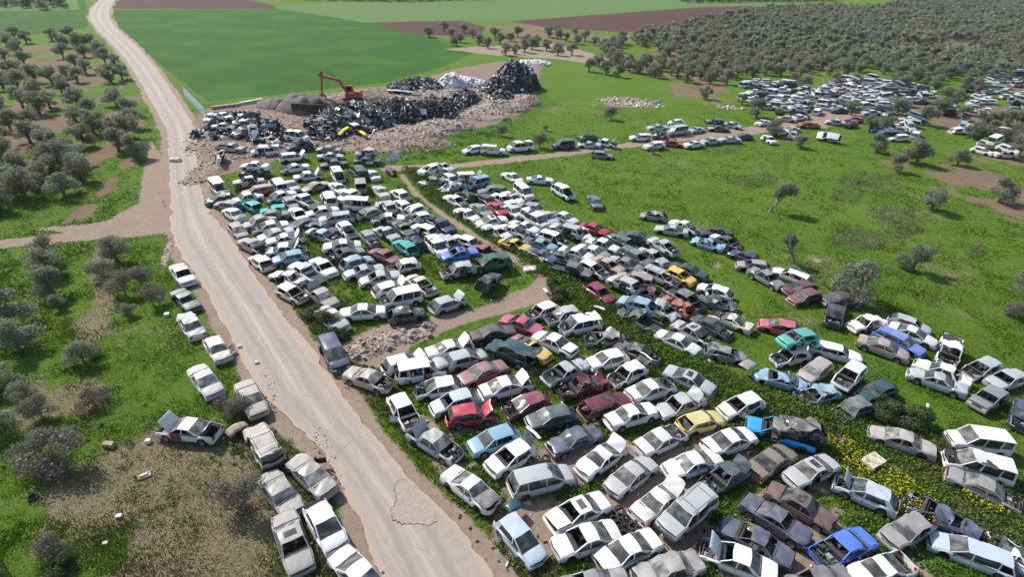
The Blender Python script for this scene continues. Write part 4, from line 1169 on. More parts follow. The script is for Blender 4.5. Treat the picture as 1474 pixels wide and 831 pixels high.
def build_cars():
    i = 0; x0 = y0 = 0; s = 1; zn = ''
    recs = []
    for ln in TABLE.strip().splitlines():
        t = ln.split()
        if t[0] == 'T': x0, y0, s, zn = float(t[1]), float(t[2]), float(t[3]), t[4]; continue
        c = [float(v) for v in t[:4]]; fl = '' if t[6] == '-' else t[6]
        recs.append([(x0+c[0]/s, y0+c[1]/s), (x0+c[2]/s, y0+c[3]/s), t[4], t[5], fl, zn])
    for i, r in enumerate(recs):
        if r[5] == 'upleft' and r[3] in ('mauve', 'grey') and 'd' not in r[4] and i % 2: r[3] = 'silver'
        place_car(*r[:5], i); CARS[-1]['zone'] = r[5]
    # nudge standing wrecks that would cut into one another
    gr = [c for c in CARS if c['z'] < .2]; home = {id(c): c['root'].location.copy() for c in gr}
    for it in range(14):
        for ai in range(len(gr)):
            a = gr[ai]
            for bi in range(ai+1, len(gr)):
                b = gr[bi]; pa, pb = a['root'].location, b['root'].location
                if abs(pa.x-pb.x) > 5 or abs(pa.y-pb.y) > 5: continue
                for da in (-1.3, 0, 1.3):
                    for db in (-1.3, 0, 1.3):
                        ax, ay = pa.x+math.cos(a['hd'])*da, pa.y+math.sin(a['hd'])*da; bx, by = pb.x+math.cos(b['hd'])*db, pb.y+math.sin(b['hd'])*db
                        d = math.hypot(ax-bx, ay-by)
                        if 1e-4 < d < 1.72:
                            k = (1.72-d)/d*.22; a['root'].location.x += (ax-bx)*k; a['root'].location.y += (ay-by)*k; b['root'].location.x -= (ax-bx)*k; b['root'].location.y -= (ay-by)*k
        for c in gr:
            d = c['root'].location-home[id(c)]
            if d.length > .7: c['root'].location = home[id(c)]+d*(.7/d.length)
    label_cars()
def label_cars():
    def short(c): 
        w = WORD.get(c['col'], c['col']); return w+' '+KWORD[c['T']].replace('boxy old ', '').replace('boxy ', '')
    def base(c):
        o = c['opt']; w = ('boxy ' if c['T'] in 'kH' else '')+short(c)
        if 'R' in o or 'Q' in o: return w+' tipped on its side'
        if 'S' in o: return w+' standing on its nose'
        if 'x' in o: return 'crushed '+w
        if c['z'] > .6: return w+' stacked on another wreck'
        if 'H' in o: return w+' with its hood up'
        if 'T' in o: return w+' with its rear lid raised'
        if 'h' in o: return w+' with no hood'
        if 'D' in o or 'E' in o: return w+' with a door open'
        if 'q' in o: return w+' with a roof rack'
        if 'o' in o: return w+' with a sunroof'
        if 'd' in o: return 'dusty '+w
        if 'w' in o or 'g' in o: return w+' without windscreen'
        return w
    used = {}
    for c in CARS:
        nb = []
        for d in CARS:
            if d is c: continue
            dx, dy = d['px'][0]-c['px'][0], (d['px'][1]-c['px'][1])*1.5; r = math.hypot(dx, dy)
            if r > 200: continue
            rel = ('left of' if dx > 0 else 'right of') if abs(dx) > abs(dy) else ('behind' if dy > 0 else 'in front of')
            nb.append((r, rel, short(d), short(d) != short(c)))
        nb.sort(key=lambda t: t[0]+(0 if t[3] else 40)); cand = []
        B = base(c); zt = ZONE[c['zone']]
        for k in range(min(7, len(nb))): cand.append('%s, %s the %s %s' % (B, nb[k][1], nb[k][2], zt))
        for k in range(min(9, len(nb))):
            for j in range(k+1, min(9, len(nb))): 
                cand.append('%s, %s the %s and %s the %s' % (B, nb[k][1], nb[k][2], nb[j][1], nb[j][2]))
                cand.append('%s, %s the %s, %s the %s %s' % (B, nb[k][1], nb[k][2], nb[j][1], nb[j][2], zt))
        cand = [x for x in cand if len(x.split()) <= 16] or [B+' '+zt]
        lab = next((x for x in cand if x not in used), cand[0]); used[lab] = 1
        tag(c['root'], lab, KCAT.get(c['T'], 'car'), 'scrap vehicles '+zt)
# ---------------------------------------------------------------- heaps: mounds with chunks, bent sheets and bars on them
def mound_fn(bumps, seed):
    def f(x, y):
        z = np.zeros_like(x)
        for (cx, cy, rx, ry, h, rot) in bumps:
            c, s = math.cos(rot), math.sin(rot); u = ((x-cx)*c+(y-cy)*s)/rx; v = (-(x-cx)*s+(y-cy)*c)/ry
            z = np.maximum(z, h*np.clip(1-(u*u+v*v), 0, 1)**.75)
        return z*(.75+.5*fbm(x, y, 1.6, seed))+(fbm(x, y, .7, seed+4)-.5)*.4*(z > .05)
    return f
def bump(px, py, w, d, h, rot=0.0):
    k = 1+.25*min(1, max(0, (520-py)/360)); p = P(px, py); return (p.x, p.y, w*k, d*k, h*k*(.95 if py < 300 else 1), rot)
def sample_mound(bumps, n, seed):
    rs = np.random.default_rng(seed); ar = np.array([b[2]*b[3] for b in bumps]); k = rs.choice(len(bumps), n, p=ar/ar.sum()); B = np.array(bumps)[k]
    r = np.sqrt(rs.uniform(0, 1, n))*1.05; a = rs.uniform(0, 2*np.pi, n); u, v = r*np.cos(a)*B[:, 2], r*np.sin(a)*B[:, 3]; c, s = np.cos(B[:, 5]), np.sin(B[:, 5])
    x, y = B[:, 0]+u*c-v*s, B[:, 1]+u*s+v*c; return x, y, mound_fn(bumps, seed)(x, y)
def rotm(n, rs, tilt=3.14):
    a, b, c = rs.uniform(0, 2*np.pi, n), rs.normal(0, tilt, n), rs.normal(0, tilt, n)
    def R(ax, t):
        o, z, co, si = np.ones(n), np.zeros(n), np.cos(t), np.sin(t)
        return np.stack([np.stack(r, -1) for r in ({'x': ((o, z, z), (z, co, -si), (z, si, co)), 'y': ((co, z, si), (z, o, z), (-si, z, co)), 'z': ((co, -si, z), (si, co, z), (z, z, o))}[ax])], -2)
    return R('z', a) @ R('x', b) @ R('y', c)
CUBE = np.array([(-1,-1,-1),(1,-1,-1),(1,1,-1),(-1,1,-1),(-1,-1,1),(1,-1,1),(1,1,1),(-1,1,1)], float)/2
CF = np.array([(0,3,2,1),(4,5,6,7),(0,1,5,4),(1,2,6,5),(2,3,7,6),(3,0,4,7)])
def chunks(x, y, z, size, rs, tilt=3.14, jit=.25):
    n = len(x); V = CUBE[None]*(1+rs.normal(0, jit, (n, 8, 3))*.6)*size[:, None, :]; V = np.einsum('nij,nkj->nki', rotm(n, rs, tilt), V)+np.stack([x, y, z], 1)[:, None]
    return V.reshape(-1, 3), (CF[None]+8*np.arange(n)[:, None, None]).reshape(-1, 4)
def sheets(x, y, z, s, rs, tilt=.9):
    """bent body panels: 3 x 2 quads each, crumpled"""
    n = len(x); g = np.array([(i/3-.5, j/2-.5, 0) for i in range(4) for j in range(3)]); V = np.repeat(g[None], n, 0)*s[:, None, :]
    V[:, :, 2] += rs.normal(0, .12, (n, 12))*s[:, :1]+(g[None, :, 0]**2)*rs.uniform(-1.6, 1.6, (n, 1))*s[:, :1]
    V = np.einsum('nij,nkj->nki', rotm(n, rs, tilt), V)+np.stack([x, y, z], 1)[:, None]
    F_ = np.array([(i*3+j, i*3+j+1, (i+1)*3+j+1, (i+1)*3+j) for i in range(3) for j in range(2)]); return V.reshape(-1, 3), (F_[None]+12*np.arange(n)[:, None, None]).reshape(-1, 4), 6
def mound_mesh(bumps, seed, res=.35, drop=.0):
    x0 = min(b[0]-max(b[2], b[3])-1 for b in bumps); x1 = max(b[0]+max(b[2], b[3])+1 for b in bumps); y0 = min(b[1]-max(b[2], b[3])-1 for b in bumps); y1 = max(b[1]+max(b[2], b[3])+1 for b in bumps)
    nx, ny = int((x1-x0)/res), int((y1-y0)/res); X, Y = np.meshgrid(np.linspace(x0, x1, nx), np.linspace(y0, y1, ny)); Z = mound_fn(bumps, seed)(X.ravel(), Y.ravel())
    idx = np.arange(nx*ny).reshape(ny, nx); f = np.stack([idx[:-1, :-1], idx[:-1, 1:], idx[1:, 1:], idx[1:, :-1]], -1).reshape(-1, 4)
    f = f[(Z[f].max(1) > .03)]; return np.stack([X.ravel(), Y.ravel(), Z-.25*(Z < .03)-drop], 1), f
def heap(name, label, cat, bumps, seed, base, spec):
    """base mound + spec: list of (kind, n, size lo, size hi, materials and weights, lift)"""
    rs = np.random.default_rng(seed); V, f = mound_mesh(bumps, seed); VS, FS, MI = [V], [f], [np.zeros(len(f))]; mats = [base]; nv = len(V)
    for kind, n, lo, hi, mw, lift in spec:
        x, y, z = sample_mound(bumps, n, seed)
        perm = rs.permutation(n); x, y, z = x[perm], y[perm], z[perm]; z = z+rs.uniform(-.05, lift, n); s = rs.uniform(lo, hi, n)
        if kind == 'sheet': v, q, k = sheets(x, y, z, np.stack([s, s*rs.uniform(.4, .9, n), s], 1), rs)
        elif kind == 'bar': v, q = chunks(x, y, z, np.stack([s, .07+s*.03, .07+s*.03], 1), rs, .7, .05); k = 6
        elif kind == 'bag': v, q = chunks(x, y, z, np.stack([s, s*.8, s*.6], 1), rs, .5, .2); k = 6
        else: v, q = chunks(x, y, z, np.stack([s, s*rs.uniform(.5, 1, n), s*rs.uniform(.3, .8, n)], 1), rs, 3, .3); k = 6
        ms, wt = zip(*mw); ci = rs.choice(len(ms), n, p=np.array(wt)/sum(wt))
        MI.append(np.repeat(ci+len(mats), k)); mats += [M2[m] for m in ms]; VS.append(v); FS.append(q+nv); nv += len(v)
    me = np_mesh(name, np.vstack(VS), np.vstack(FS), mats, np.concatenate(MI)); return tag(link(name, me), label, cat, kind='stuff')
M2 = {}
def build_yard():
    for n, c, r, mt in (('scrapdark', (.03, .032, .036), .6, .2), ('scrapgrey', (.17, .18, .19), .55, .3), ('scraplight', (.46, .48, .49), .5, .2), ('scrapwhite', (.72, .72, .70), .6, 0), ('scrapblue', (.07, .13, .22), .5, 0), ('scraprust', (.16, .075, .05), .8, .1),
                        ('scrapyellow', (.68, .56, .03), .6, 0), ('rubblepink', (.31, .24, .195), .95, 0), ('rubblegrey', (.30, .275, .25), .95, 0), ('rubblepale', (.52, .47, .42), .95, 0), ('rubblebrown', (.22, .16, .12), .95, 0), ('blackbag', (.018, .018, .021), .4, 0),
                        ('whitebag', (.70, .70, .70), .7, 0), ('gravel', (.14, .115, .105), .95, 0), ('orangered', (.36, .06, .03), .5, 0), ('steeldark', (.05, .045, .042), .7, .2), ('tealblue', (.40, .58, .64), .5, 0), ('wood', (.30, .24, .18), .9, 0)):
        M2[n] = simple(n, c, r, mt, var=.4, scale=2.5)
    scrap = [('scrapdark', 5), ('scrapgrey', 3.5), ('scraplight', 1.8), ('scrapwhite', .8), ('scrapblue', 1), ('scraprust', .8), ('rubblepink', .8)]
    rub = [('rubblepink', 4), ('rubblegrey', 3), ('rubblepale', 1.4), ('rubblebrown', 2)]
    heap('scrap_metal_pile', 'long dark pile of torn car panels and shredded scrap behind the wrecks', 'scrap pile',
         [bump(484, 182, 4.6, 3.6, 2.3), bump(512, 172, 4.4, 3.6, 2.5), bump(538, 178, 3.6, 3.0, 2.0), bump(552, 166, 3.2, 3, 2.3), bump(580, 170, 4.4, 3.6, 2.6), bump(606, 166, 3.0, 3, 1.9), bump(630, 164, 4.2, 3.4, 2.4), bump(655, 158, 3.0, 2.6, 1.5), bump(672, 146, 2.6, 2.6, 1.7), bump(470, 197, 3.0, 2.4, 1.0), bump(520, 190, 3, 2, .8)], 5, M2['scrapdark'],
         [('sheet', 1500, .5, 1.5, scrap, .5), ('sheet', 90, 1.4, 2.6, scrap, .6), ('bar', 700, .8, 3.0, scrap+[('scraplight', 2)], .6), ('chunk', 1800, .12, .5, scrap+[('rubblepink', 1.5)], .3)])
    heap('rubble_mound', 'pinkish bank of broken stone and earth around the scrap pile', 'rubble', [bump(600, 190, 5, 3, .9), bump(640, 182, 5, 3, 1.1), bump(560, 196, 4, 2.5, .6), bump(690, 166, 6, 4, 1.0), bump(725, 156, 5, 4, 1.5), bump(752, 147, 3.6, 4, 1.3), bump(690, 142, 7, 5, .8), bump(620, 132, 9, 5, .4)], 9, M2['rubblepink'],
         [('chunk', 6500, .05, .26, rub, .06), ('chunk', 300, .25, .7, rub+[('scraplight', 1), ('scrapgrey', 1)], .15)])
    heap('loose_rubble', 'stones and dirt clods strewn over the yard behind the wrecks', 'rubble', [bump(520, 205, 14, 5, .12), bump(450, 200, 8, 5, .12), bump(400, 175, 9, 8, .10), bump(600, 205, 6, 4, .10), bump(350, 205, 8, 8, .15), bump(300, 245, 2.2, 6, .3), bump(560, 140, 12, 8, .1)], 10, M2['rubblebrown'],
         [('chunk', 4500, .08, .35, rub+[('scrapdark', 1), ('scrapwhite', .5)], .08)])
    heap('track_rubble', 'broken stones dumped along the dirt lane between the two blocks', 'rubble', [bump(525, 505, 1.6, 1.5, .25), bump(545, 495, 1.8, 1.3, .30), bump(575, 485, 2, 1.1, .25), bump(605, 478, 1.6, .9, .15), bump(500, 520, 1.0, 1.3, .2), bump(615, 470, 1, .7, .2)], 12, M2['rubblepink'],
         [('chunk', 1100, .04, .17, rub+[('rubblebrown', 3)], .04), ('chunk', 40, .2, .5, rub, .1)])
    heap('verge_stones', 'small stones and grit scattered along the edge of the road', 'stones', [bump(385, 560, .7, 3, .03, .5), bump(470, 660, .6, 4, .03, .5), bump(240, 365, .6, 4, .05, .4), bump(505, 540, 1, 2.5, .05, .5)], 13, M2['rubblepink'], [('chunk', 380, .03, .13, rub, .03)])
    heap('black_scrap_heap', 'tall black heap of bundled waste at the far right of the yard', 'heap', [bump(737, 128, 4.4, 4.5, 4.9), bump(716, 136, 3.4, 3.5, 3.2), bump(753, 126, 3.4, 4, 4.2), bump(722, 146, 2.6, 2.4, 1.8)], 15, M2['blackbag'],
         [('bag', 1500, .4, 1.1, [('blackbag', 6), ('scrapdark', 3), ('scrapgrey', 1.6), ('scrapblue', 1.2), ('scrapwhite', .5)], .3), ('sheet', 350, .5, 1.1, scrap, .4)])
    heap('white_sack_heap', 'white heap of sacks and plastic left of the black heap', 'heap', [bump(650, 124, 2.8, 3, 2.4), bump(670, 122, 3.4, 3, 1.5), bump(688, 123, 2.4, 2.4, .9), bump(768, 92, 4.5, 2.5, .7)], 17, M2['whitebag'], [('bag', 900, .3, .85, [('whitebag', 5), ('scraplight', 2), ('scrapgrey', .6)], .2)])
    heap('far_scrap_strip', 'low strip of dark scrap and pale boards behind the main pile', 'scrap pile', [bump(585, 127, 4, 2.5, 1.2), bump(605, 125, 4.5, 2.5, 1.6), bump(622, 129, 3, 2, 1.1), bump(578, 133, 3, 2, .8)], 19, M2['scrapdark'], [('sheet', 420, .4, 1.3, scrap+[('scrapwhite', 2)], .3)])
    heap('wreck_heap', 'dark jumble of crushed cars piled beside the blue fence', 'scrap pile', [bump(315, 195, 4, 3, .7), bump(345, 186, 5, 4, 1.1), bump(370, 190, 4.5, 4, 1.3), bump(392, 200, 3.5, 3, .9), bump(335, 172, 4, 3, .7)], 21, M2['scrapdark'],
         [('sheet', 420, .6, 1.5, scrap+[('scrapdark', 6)], .3), ('chunk', 400, .2, .7, scrap, .2), ('bar', 120, .8, 2.2, scrap, .4)])
    heap('pale_stone_heap', 'pale stones spread on the green slope left of the far lot', 'stones', [bump(905, 146, 6, 3, .05), bump(930, 152, 4, 2, .05), bump(1050, 155, 3, 2, .05)], 23, M2['rubblebrown'], [('chunk', 130, .2, .8, [('rubblepale', 4), ('rubblegrey', 2)], .1)])
    for i, (x, y, w_, h, lb) in enumerate(((440, 158, 5.0, 3.0, 'dark gravel cone behind the open container'), (403, 152, 4.2, 1.5, 'low dark gravel mound left of the container'), (490, 147, 3.6, 1.3, 'brown soil mound under the excavator arm'), (520, 140, 5, 1.5, 'brown soil mound right of the excavator'))):
        bs = [bump(x, y, w_, w_*.8, h)]; V, f = mound_mesh(bs, 40+i, .3); tag(link('gravel_mound', np_mesh('gravel_mound', V, f, [M2['gravel'] if i < 2 else M2['rubblebrown']], smooth=True)), lb, 'gravel heap')
    rs = np.random.default_rng(3); pts = px_samples(9000, 300, 1474, 215, 831); Wt = ground_weights(pts); k = (Wt['lot'] > .5) & (rs.uniform(size=len(pts)) < .28); q = pts[k]; n = len(q)
    v, fc = chunks(q[:, 0], q[:, 1], np.full(n, .04), np.stack([rs.uniform(.05, .32, n), rs.uniform(.03, .16, n), rs.uniform(.02, .07, n)], 1), rs, .25); ms = ['plastic', 'scrapdark', 'scrapgrey', 'scrapwhite', 'rubblepale', 'rubblebrown', 'scraprust', 'blackbag']
    tag(link('litter', np_mesh('litter', v, fc, [M2.get(m) or MATS[m] for m in ms], np.repeat(rs.integers(0, 8, n), 6))), 'broken trim, stones and scraps of plastic strewn between the wrecks', 'litter', kind='stuff')
    # two yellow panels and the loose parts that can be told apart
    def panel(px0, px1, wd, z, mt, name, label, cat, bend=.25):
        a, b = P(*px0, z), P(*px1, z); d = (b-a); n = Vector((-d.y, d.x, 0)).normalized(); m = MB(); rows = []
        for i in range(7): t = i/6; rows.append([a+d*t+n*wd*(j/4-.5)+Vector((0, 0, bend*math.sin(t*3)+bend*.6*(1-(j/2-1)**2))) for j in range(5)])
        m.grid(rows); me = m.mesh(name, [mt], 40); o = tag(link(name, me), label, cat); md = o.modifiers.new('thickness', 'SOLIDIFY'); md.thickness = .04; return o
    panel((487, 195), (505, 182), 1.0, .9, M2['scrapyellow'], 'yellow_panel', 'long yellow panel leaning on the scrap pile, left one of two', 'panel')
    panel((513, 187), (528, 196), .8, .7, M2['scrapyellow'], 'yellow_panel', 'shorter yellow panel on the scrap pile, right of the white sheet', 'panel')
    panel((507, 178), (514, 182), 1.4, 1.7, M2['scrapwhite'], 'white_sheet', 'white metal sheet between the two yellow panels', 'panel')
    panel((558, 129), (600, 133), 1.2, .8, M2['scraplight'], 'pale_board', 'long pale board lying behind the scrap pile', 'board', .05)
    panel((327, 628), (355, 612), .9, .35, M2['wood'], 'body_panel', 'buff body panel leaning between the white sedan and the silver estate', 'panel')
    panel((622, 529), (643, 521), 1.7, .55, MATS['silver'], 'car_roof', 'cut off silver car roof lying beside the dirt lane', 'car roof', .2)
    panel((818, 508), (826, 500), .35, .3, M2['scrapwhite'], 'white_strip', 'white bumper strip lying upright at the corner of the lane', 'bumper', .05)
    panel((851, 440), (872, 447), .4, .25, M2['scrapwhite'], 'white_strip', 'pair of white bumper strips in the grass above the grey hatchback', 'bumper', .1)
    panel((788, 422), (783, 416), .3, .3, M2['scrapwhite'], 'white_block', 'white plastic block where the lane meets the ditch', 'plastic block', .05)
    panel((1070, 530), (1085, 522), 1.1, .9, MATS['mauve'], 'loose_door', 'faded pinkish door lying against the mangled blue wreck', 'car door', .1)
    panel((730, 735), (748, 724), .9, .8, MATS['darkteal'], 'loose_door', 'dark green car door leaning between white sedan and silver people carrier', 'car door', .1)
    panel((1330, 603), (1336, 582), .2, .3, M2['scrapwhite'], 'white_strip', 'white strip beside the open grey hatchback', 'bumper', .02)
    # slab, stones, puddle, litter
    def block(px, sx, sy, sz, rz, mt, name, label, cat):
        b = MB(); b.box(-sx/2, sx/2, -sy/2, sy/2, 0, sz, 0, sx*.03, sy*.03); me = b.mesh(name, [mt]); p = P(*px); o = tag(link(name, me, None, (p.x, p.y, .0), (.03, -.05, rz)), label, cat); return o
    block((1255, 667), 1.7, 1.1, .35, .5, M2['rubblepale'], 'concrete_slab', 'pale concrete slab among the yellow flowers', 'slab')
    block((1018, 523), .7, .5, .25, .3, M2['rubblepale'], 'stone', 'buff stone in the tall grass below the crumpled grey wreck', 'stone')
    block((763, 390), 1.5, 1.0, .4, .2, M2['rubblepale'], 'stone', 'big pale rock beside the lane right of the charcoal wreck', 'stone')
    block((208, 686), .9, .5, .12, .6, M2['wood'], 'wooden_pallet', 'grey wooden pallet lying on the dry ground', 'pallet'); block((208, 686), .5, .2, .20, .6, M2['scrapgrey'], 'loose_board', 'dark board lying on the wooden frame', 'board')
    block((172, 745), .35, .25, .2, .2, M2['whitebag'], 'white_canister', 'white broken canister on the dry ground', 'canister'); block((152, 783), .3, .22, .12, .4, M2['rubblepale'], 'stone', 'small pale stone on the dry ground near the bottom', 'stone')
    block((214, 637), .35, .3, .25, .2, M2['whitebag'], 'white_canister', 'white plastic piece below the white sedan with raised hood', 'plastic piece'); block((158, 643), .8, .4, .35, -.1, M2['wood'], 'wooden_crate', 'small brown crate in the shade left of the white sedan', 'crate')
    block((89, 680), .4, .3, .2, .2, M2['whitebag'], 'white_bag', 'white bag in the shade of the bare shrub', 'bag'); block((241, 455), .45, .4, .3, .3, M2['scraplight'], 'white_bag', 'pale bag in the grass left of the roadside sedans', 'bag')
    block((253, 232), 1.6, .9, .5, .1, M2['rubblepale'], 'stone', 'pale block on the verge left of the heap', 'stone')
    for (x, y, lb) in ((370, 523, 'first'), (345, 500, 'second')): block((x, y), .35, .3, .2, .5, M2['rubblepale'], 'stone', lb+' pale stone on the verge behind the cream hatchback', 'stone')
    b = MB(); c = P(566, 226); n = 28; ids = [b.vert((c.x+1.3*math.cos(t*2*math.pi/n)*(1+.15*math.sin(t*1.3)), c.y+3.4*math.sin(t*2*math.pi/n)*(1+.1*math.cos(t*2.1)), .03)) for t in range(n)]; b.face(ids)
    wm = mat('puddle_water'); g = N(wm); g.out((.03, .035, .03), .25, bump=g.noise(3, 2), bs=.02); tag(link('puddle', b.mesh('puddle', [wm])), kind='structure')
    b = MB(); p = P(566, 252); b.tube([(p.x-.9, p.y+.8, .45), (p.x+.2, p.y-.6, .45)], [.55, .55], 14, cap=False); tag(link('drain_pipe', b.mesh('drain_pipe', [M2['steeldark']], 50)), 'short dark drain pipe lying in the ditch beside the track', 'pipe')
    # tyres
    tyr, rim = EXTRA.setdefault('wheel', wheel_meshes())
    spots = [(882+i % 5*9+random.uniform(-3, 3), 742+i//5*7+random.uniform(-2, 2)+(i % 5)*3, (i*7 % 3)*.16) for i in range(22)]
    spots += [(890, 733, 0), (946, 788, 0), (938, 781, 0), (1008, 604-2, -.02), (914, 768, .2)]
    for i, (x, y, z) in enumerate(spots):
        p = P(x, y, z); o = link('tyre', tyr, None, (p.x, p.y, z+.10), (math.pi/2+random.gauss(0, .35), random.gauss(0, .35), random.uniform(0, 3))); tag(o, 'black tyre in the loose tyre pile between the white and silver sedans', 'tyre', 'tyres of the loose pile')
    for x, y, z, lb in ((48, 718, 0, 'old tyre lying in the green weeds at the left edge'), (828, 590, 0, 'tyre in the mud behind the maroon estate car'), (786, 662, 1.85, 'tyre lying on the roof of the silver people carrier'), (990, 803, 0, 'tyre with a pale rim beside the charcoal sedan')):
        p = P(x, y, z); r = link('tyre', tyr, None, (p.x, p.y, z+.10), (math.pi/2+.1, .1, 0)); tag(r, lb, 'tyre')
        if 'rim' in lb: link('rim', rim, r)
    # red and white tape by the broken verge
    b = MB(); pts = [(472, 668), (478, 674), (475, 682), (483, 686), (480, 693), (489, 696), (486, 702), (495, 706), (491, 699)]
    tm = mat('tape'); g = N(tm); wv = g.n('TexWave', i={'Vector': g.n('NewGeometry').outputs['Position'], 'Scale': 1.6}).outputs['Fac']; g.out(g.mix(g.ramp(wv, .45, .55), (.6, .10, .12), (.75, .7, .68)), .6)
    for i in range(len(pts)-1):
        a, c = P(*pts[i]), P(*pts[i+1]); b.quad((a.x, a.y, .05), (c.x, c.y, .07), (c.x, c.y+.05, .15), (a.x, a.y+.05, .13))
    tag(link('barrier_tape', b.mesh('barrier_tape', [tm])), 'tangled red and white barrier tape by the dusty grey brown sedan', 'tape')
    # fence of corrugated blue panels
    a, c = P(266, 138), P(297, 171); fn = link('metal_fence', None, None, (a.x, a.y, 0)); tag(fn, 'pale blue corrugated metal fence beside the road bend', 'fence'); n = 9; d = (c-a); u = d.normalized(); nn = Vector((-u.y, u.x, 0))
    for i in range(n):
        b = MB(); p0, p1 = d*(i/n)+u*.02, d*((i+1)/n)-u*.02; rows = []
        for j in range(13): t = j/12; q = p0.lerp(p1, t)+nn*(.02 if j % 2 else 0); rows.append([q+Vector((0, 0, .1)), q+Vector((0, 0, 2.35+random.uniform(-.02, .02)))])
        b.grid(rows); link('fence_panel', b.mesh('fence_panel', [M2['tealblue']]), fn)
        b = MB(); b.box(-.05, .05, -.05, .05, 0, 2.5); link('post', b.mesh('post', [M2['scrapgrey']]), fn, p0+nn*.14)
    # container: open steel skip with ribs
    a, c, e = P(421, 165), P(463, 168), P(463, 152); sk_ = link('open_container', None, None, (a.x, a.y, 0)); tag(sk_, 'dark open steel container standing left of the scrap pile', 'container'); Lx = (c-a).length; Ly = 2.6; H = 2.3
    for nm, b0 in (('side_wall', (0, Lx, 0, .08, .1, H)), ('side_wall', (0, Lx, Ly-.08, Ly, .1, H)), ('end_wall', (0, .08, .08, Ly-.08, .1, H)), ('end_wall', (Lx-.08, Lx, .08, Ly-.08, .1, H)), ('container_floor', (.08, Lx-.08, .08, Ly-.08, .1, .2))): b = MB(); b.box(*b0); link(nm, b.mesh(nm, [M2['steeldark']]), sk_)
    for i in range(9): b = MB(); x = .2+i*(Lx-.4)/8; b.box(x-.05, x+.05, -.08, -.003, .15, H-.1); link('rib', b.mesh('rib', [M2['steeldark']]), sk_)
    b = MB(); b.box(-.05, Lx+.05, -.1, .1, H, H+.12); link('top_rail', b.mesh('top_rail', [M2['scraprust']]), sk_)
    # low concrete wall strips behind the heap
    for (x0, y0, x1, y1, lb) in ((345, 152, 378, 146, 'low pale concrete wall strip at the edge of the green field'), (305, 158, 345, 153, 'low rubble wall strip left of the pale concrete strip')):
        a, c = P(x0, y0), P(x1, y1); b = MB(); b.bar((a.x, a.y, .35), (c.x, c.y, .35), .9, .7); tag(link('low_wall', b.mesh('low_wall', [M2['rubblepale'] if x0 > 330 else M2['rubblepink']])), lb, 'wall')
    build_excavator()
def build_excavator():
    base = P(508, 149); r = link('excavator', None, None, (base.x, base.y, .6)); r.scale = (1.0,)*3; tag(r, 'orange red excavator reaching its bent arm over the container', 'excavator'); O = M2['orangered']; D = M2['steeldark']
    for s in (1, -1):
        b = MB(); ys = s*1.1; pr = [(-1.9, .1), (-1.5, 0), (1.5, 0), (1.9, .1), (2.05, .45), (1.7, .85), (-1.7, .85), (-2.05, .45)]; n = len(pr)
        for x, z in pr: b.vert((x, ys-.28, z)); b.vert((x, ys+.28, z))
        b.face([2*i for i in range(n)][::-1]); b.face([2*i+1 for i in range(n)])
        for i in range(n): j = (i+1) % n; b.face((2*i, 2*j, 2*j+1, 2*i+1))
        link('track', b.mesh('track', [D]), r)
    b = MB(); b.box(-1.3, 2.2, -1.3, 1.3, 1.0, 1.9, 0, .1, .08); b.box(.6, 2.3, -1.25, 1.25, 1.9, 2.3, 0, .15, .1); link('upper_body', b.mesh('upper_body', [O]), r)
    cb = MB(); cb.box(-1.5, .1, .45, 1.35, 1.905, 3.2, 0, .12, .06); c = link('cab', cb.mesh('cab', [O]), r)
    b = MB(); b.box(-1.46, -.1, .40, .44, 2.2, 3.0, 0, .12, 0); link('window', b.mesh('window', [MATS['glass']]), c)
    b = MB()
    for p, q, w_ in (((-.9, 0, 1.6), (-2.6, 0, 4.4), .55), ((-2.6, 0, 4.4), (-6.6, 0, 5.2), .48)): b.bar(p, q, .4, w_)
    b.tube([(-2.6, -.25, 4.4), (-2.6, .25, 4.4)], [.35, .35], 10); link('boom', b.mesh('boom', [O]), r)
    b = MB(); b.bar((-6.3, 0, 6.1), (-6.9, 0, 1.3), .34, .42); b.bar((-6.2, 0, 6.1), (-6.9, 0, 5.2), .3, .6); link('stick', b.mesh('stick', [O]), r)
    b = MB(); b.tube([(-3.1, .02, 5.0), (-4.9, .02, 6.1)], [.1, .1], 8); b.tube([(-4.9, .02, 6.1), (-6.2, .02, 6.3)], [.06, .06], 8); link('ram', b.mesh('ram', [M2['scrapgrey']]), r)
    for k in range(4):
        b = MB(); a = k*math.pi/2+.4; pts = [(-6.9, 0, 1.2), (-6.9+.75*math.cos(a), .75*math.sin(a), .8), (-6.9+.8*math.cos(a), .8*math.sin(a), .2), (-6.9+.25*math.cos(a), .25*math.sin(a), -.25)]; b.tube(pts, [.18, .2, .16, .04], 6); link('grab_claw', b.mesh('grab_claw', [D]), r)
